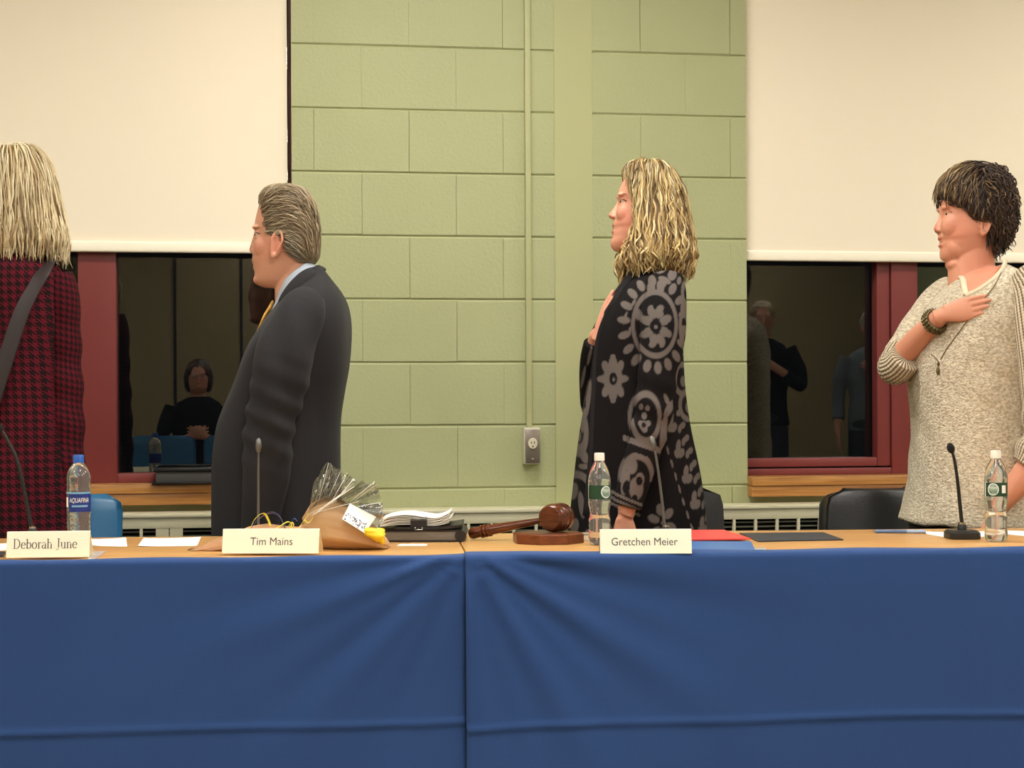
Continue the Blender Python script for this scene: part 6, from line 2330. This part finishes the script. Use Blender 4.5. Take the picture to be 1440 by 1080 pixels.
# ================================================================== the audience, seen mirrored in the night windows
def audience(loc, rz, label, top_col, hair_col, skin_col, seated=False, h=1.70, arms='down', hair='short', trou=(40, 42, 50)):
    """local frame: faces +y, floor at 0"""
    k = h / 1.70
    root = empty('person', loc, rz, label, 'person')
    drop = 0.322 * k if seated else 0.0
    Z = lambda z: z * k - drop
    hz = Z(1.575)
    P = []
    rings = []
    for dz, yf, yb, b in ((-.115, .02, -.03, .02), (-.10, .055, -.06, .05), (-.07, .078, -.085, .067), (-.03, .09, -.096, .075), (.01, .094, -.096, .076), (.045, .092, -.09, .072), (.075, .088, -.075, .062), (.10, .080, -.055, .047), (.115, .062, -.05, .03)):
        ring = []
        for t in TT:
            y = (yf + yb) / 2 - .004 + (yf - yb) / 2 * math.sin(t)
            ring.append((b * math.cos(t), y, hz - dz))
        rings.append(ring)
    P.append(loft(rings))
    P.append(tube([(0, .088, hz + .005), (0, .106, hz - .024), (0, .114, hz - .036), (0, .09, hz - .045)], [.007, .010, .013, .008], 12))
    for s in (-1, 1):
        P.append(ellipsoid((s * .079, -.005, hz - .01), (.010, .018, .030)))
        P.append(ellipsoid((s * .034, .082, hz + .022), (.018, .012, .006)))
    P.append(ellipsoid((0, .088, hz - .063), (.021, .009, .005))); P.append(ellipsoid((0, .087, hz - .073), (.019, .009, .005)))
    P.append(tube([(0, -.01, hz - .07), (0, -.015, Z(1.38))], [.052, .058], 20))
    tor = ((1.44, .07, .06), (1.40, .15, .085), (1.34, .19, .10), (1.22, .19, .115), (1.08, .165, .11), (.96, .175, .115), (.86, .185, .12))
    P.append(loft([[(w * .86 * math.cos(t), d * .86 * math.sin(t), Z(z)) for t in TT] for z, w, d in tor]))
    sl, tops = [], [loft([[(w * math.cos(t), d * math.sin(t), Z(z)) for t in TT] for z, w, d in tor])]
    for s in (-1, 1):
        if arms == 'fold':
            pts = [(s * .175, 0, Z(1.37)), (s * .235, .03, Z(1.22)), (s * .245, .07, Z(1.09)), (s * .16, .20, Z(1.12)), (s * .055, .235, Z(1.16))]
            hd, hn, hs = (-s, .1, .45), (-.1 * s, 1, .1), (0, .2, 1)
        elif arms == 'heart' and s > 0:
            pts = [(s * .175, 0, Z(1.37)), (s * .25, .03, Z(1.22)), (s * .255, .09, Z(1.12)), (s * .14, .18, Z(1.20)), (s * .03, .18, Z(1.27))]
            hd, hn, hs = (-s, -.1, .35), (0, 1, .1), (0, .2, 1)
        else:
            pts = [(s * .175, 0, Z(1.37)), (s * .225, 0, Z(1.22)), (s * .24, -.01, Z(1.08)), (s * .245, .03, Z(.94)), (s * .245, .06, Z(.84))]
            hd, hn, hs = (0, .15, -1), (s, 0, 0), (0, 1, 0)
        P.append(tube(spl(pts, 4), .030, 12))
        hh, _ = hand(Vector(pts[-1]), hd, hn, hs, .92, (.3, .3, .35, .4), .06, (.4, .2)); P += hh
        n = len(pts)
        tops.append(tube(spl(pts[:-1] if arms != 'down' else pts, 4), [.064, .062, .059, .056, .054] + [.046] * ((len(pts[:-1] if arms != 'down' else pts) - 1) * 4 + 1 - 5), 16))
    skin_obj(P, root, LIN(*skin_col), [], .0045, 4)
    for s in (-1, 1):
        m = MB(); m.add(*ellipsoid((s * .032, .080, hz + .006), (.0115, .0115, .0115), 14, 10)); e = m.build('eye', M_eye, root)
        m = MB(); m.add(*ellipsoid((s * .032, .0885, hz + .006), (.005, .004, .005), 10, 8)); m.build('iris', M_iris, e)
    me = union(tops, .007, 3); fold_cloth(me, lambda a: .004 * wob(a, 25, 61))
    link('shirt', me, mat('shirt %d %d %d' % top_col, top_col, rough=.9, spec=.15), root)
    hp = [ellipsoid((0, -.022, hz + .035), (.092, .105, .094), 20, 14)]
    if hair == 'full':
        hp += [ellipsoid((s * .07, -.03, hz - .02), (.035, .07, .085)) for s in (-1, 1)] + [ellipsoid((0, -.07, hz - .03), (.085, .05, .09))]
    me = union(hp, .005, 2)
    a = verts(me)
    face = (a[:, 1] > .062) & (a[:, 2] < hz + .070)
    a[face, 1] = .062
    nn = wob(a, 140, 5) * .006
    a[:, 0] *= 1 + nn * 3; a[:, 2] += nn
    set_verts(me, a)
    set_color(me, np.tile(LIN(*hair_col), (len(a), 1)) * (1 + .3 * wob(a, 120, 9)[:, None]).clip(.2, 2))
    link('hair', me, M_hair, root)
    mt = mat('trousers %d %d %d' % trou, trou, rough=.85)
    legs_ = []
    hip = Z(.90)
    legs_.append(ellipsoid((0, 0, hip), (.175, .125, .12), 20, 12))
    for s in (-1, 1):
        if seated:
            pts = [(s * .09, 0, hip - .01), (s * .10, .22, hip - .015), (s * .10, .42, hip - .02), (s * .10, .44, hip - .20), (s * .10, .43, .075)]
        else:
            pts = [(s * .09, 0, hip), (s * .095, .005, hip * .7), (s * .095, 0, hip * .5), (s * .095, -.01, hip * .25), (s * .095, 0, .07)]
        legs_.append(tube(spl(pts, 4), [.085] * 5 + [.070] * 8 + [.055] * 4, 16))
    me = union(legs_, .009, 3); link('trousers', me, mt, root)
    fy = .43 if seated else 0
    for s in (-1, 1):
        me = union([ellipsoid((s * .10, fy + .05, .035), (.045, .125, .034)), ellipsoid((s * .10, fy, .06), (.042, .055, .055))], .007, 3)
        a = verts(me); a[:, 2] = np.maximum(a[:, 2], .0012); set_verts(me, a); link('shoe', me, M_shoe, root)
    return root


audience(Vector((-.30, -1.02, 0)), 0, 'seated person in a black top with hands together, mirrored in the left window', (24, 22, 24), (64, 44, 34), (196, 134, 108), True, 1.72, 'fold', 'full')
shell_chair(Vector((-.30, -1.06, 0)), PI, 'blue plastic chair under the seated person mirrored in the left window', 'audience chairs', top=.80)
shell_chair(Vector((-.52, -.06, 0)), PI, 'blue plastic chair, the left one before the seated person mirrored in the window', 'audience chairs', top=.87, back_w=.44)
shell_chair(Vector((-.03, -.04, 0)), PI, 'blue plastic chair, the right one before the seated person mirrored in the window', 'audience chairs', top=.87, back_w=.44)
audience(Vector((3.66, -.50, 0)), .25, 'standing man in a black sweatshirt, mirrored in the right window', (26, 25, 27), (150, 130, 100), (200, 140, 112), False, 1.80, 'heart')
audience(Vector((4.36, -.18, 0)), .3, 'standing person in a grey shirt, mirrored at the right edge of the right window', (108, 114, 120), (120, 110, 98), (196, 136, 110), False, 1.72, 'heart')
# ================================================================== world and view
w_ = bpy.data.worlds.new('night'); SC.world = w_
w_.use_nodes = True
w_.node_tree.nodes['Background'].inputs['Color'].default_value = (0.01, 0.01, 0.012, 1)
w_.node_tree.nodes['Background'].inputs['Strength'].default_value = 0.3
SC.view_settings.view_transform = 'Standard'
SC.view_settings.look = 'None'
SC.view_settings.gamma = 1.0
SC.view_settings.use_curve_mapping = False
SC.view_settings.exposure = 0.0
SC.cycles.use_denoising = True
SC.cycles.max_bounces = 10
SC.cycles.transparent_max_bounces = 16
SC.cycles.caustics_reflective = False
SC.cycles.caustics_refractive = False
SC.cycles.sample_clamp_indirect = 6.0
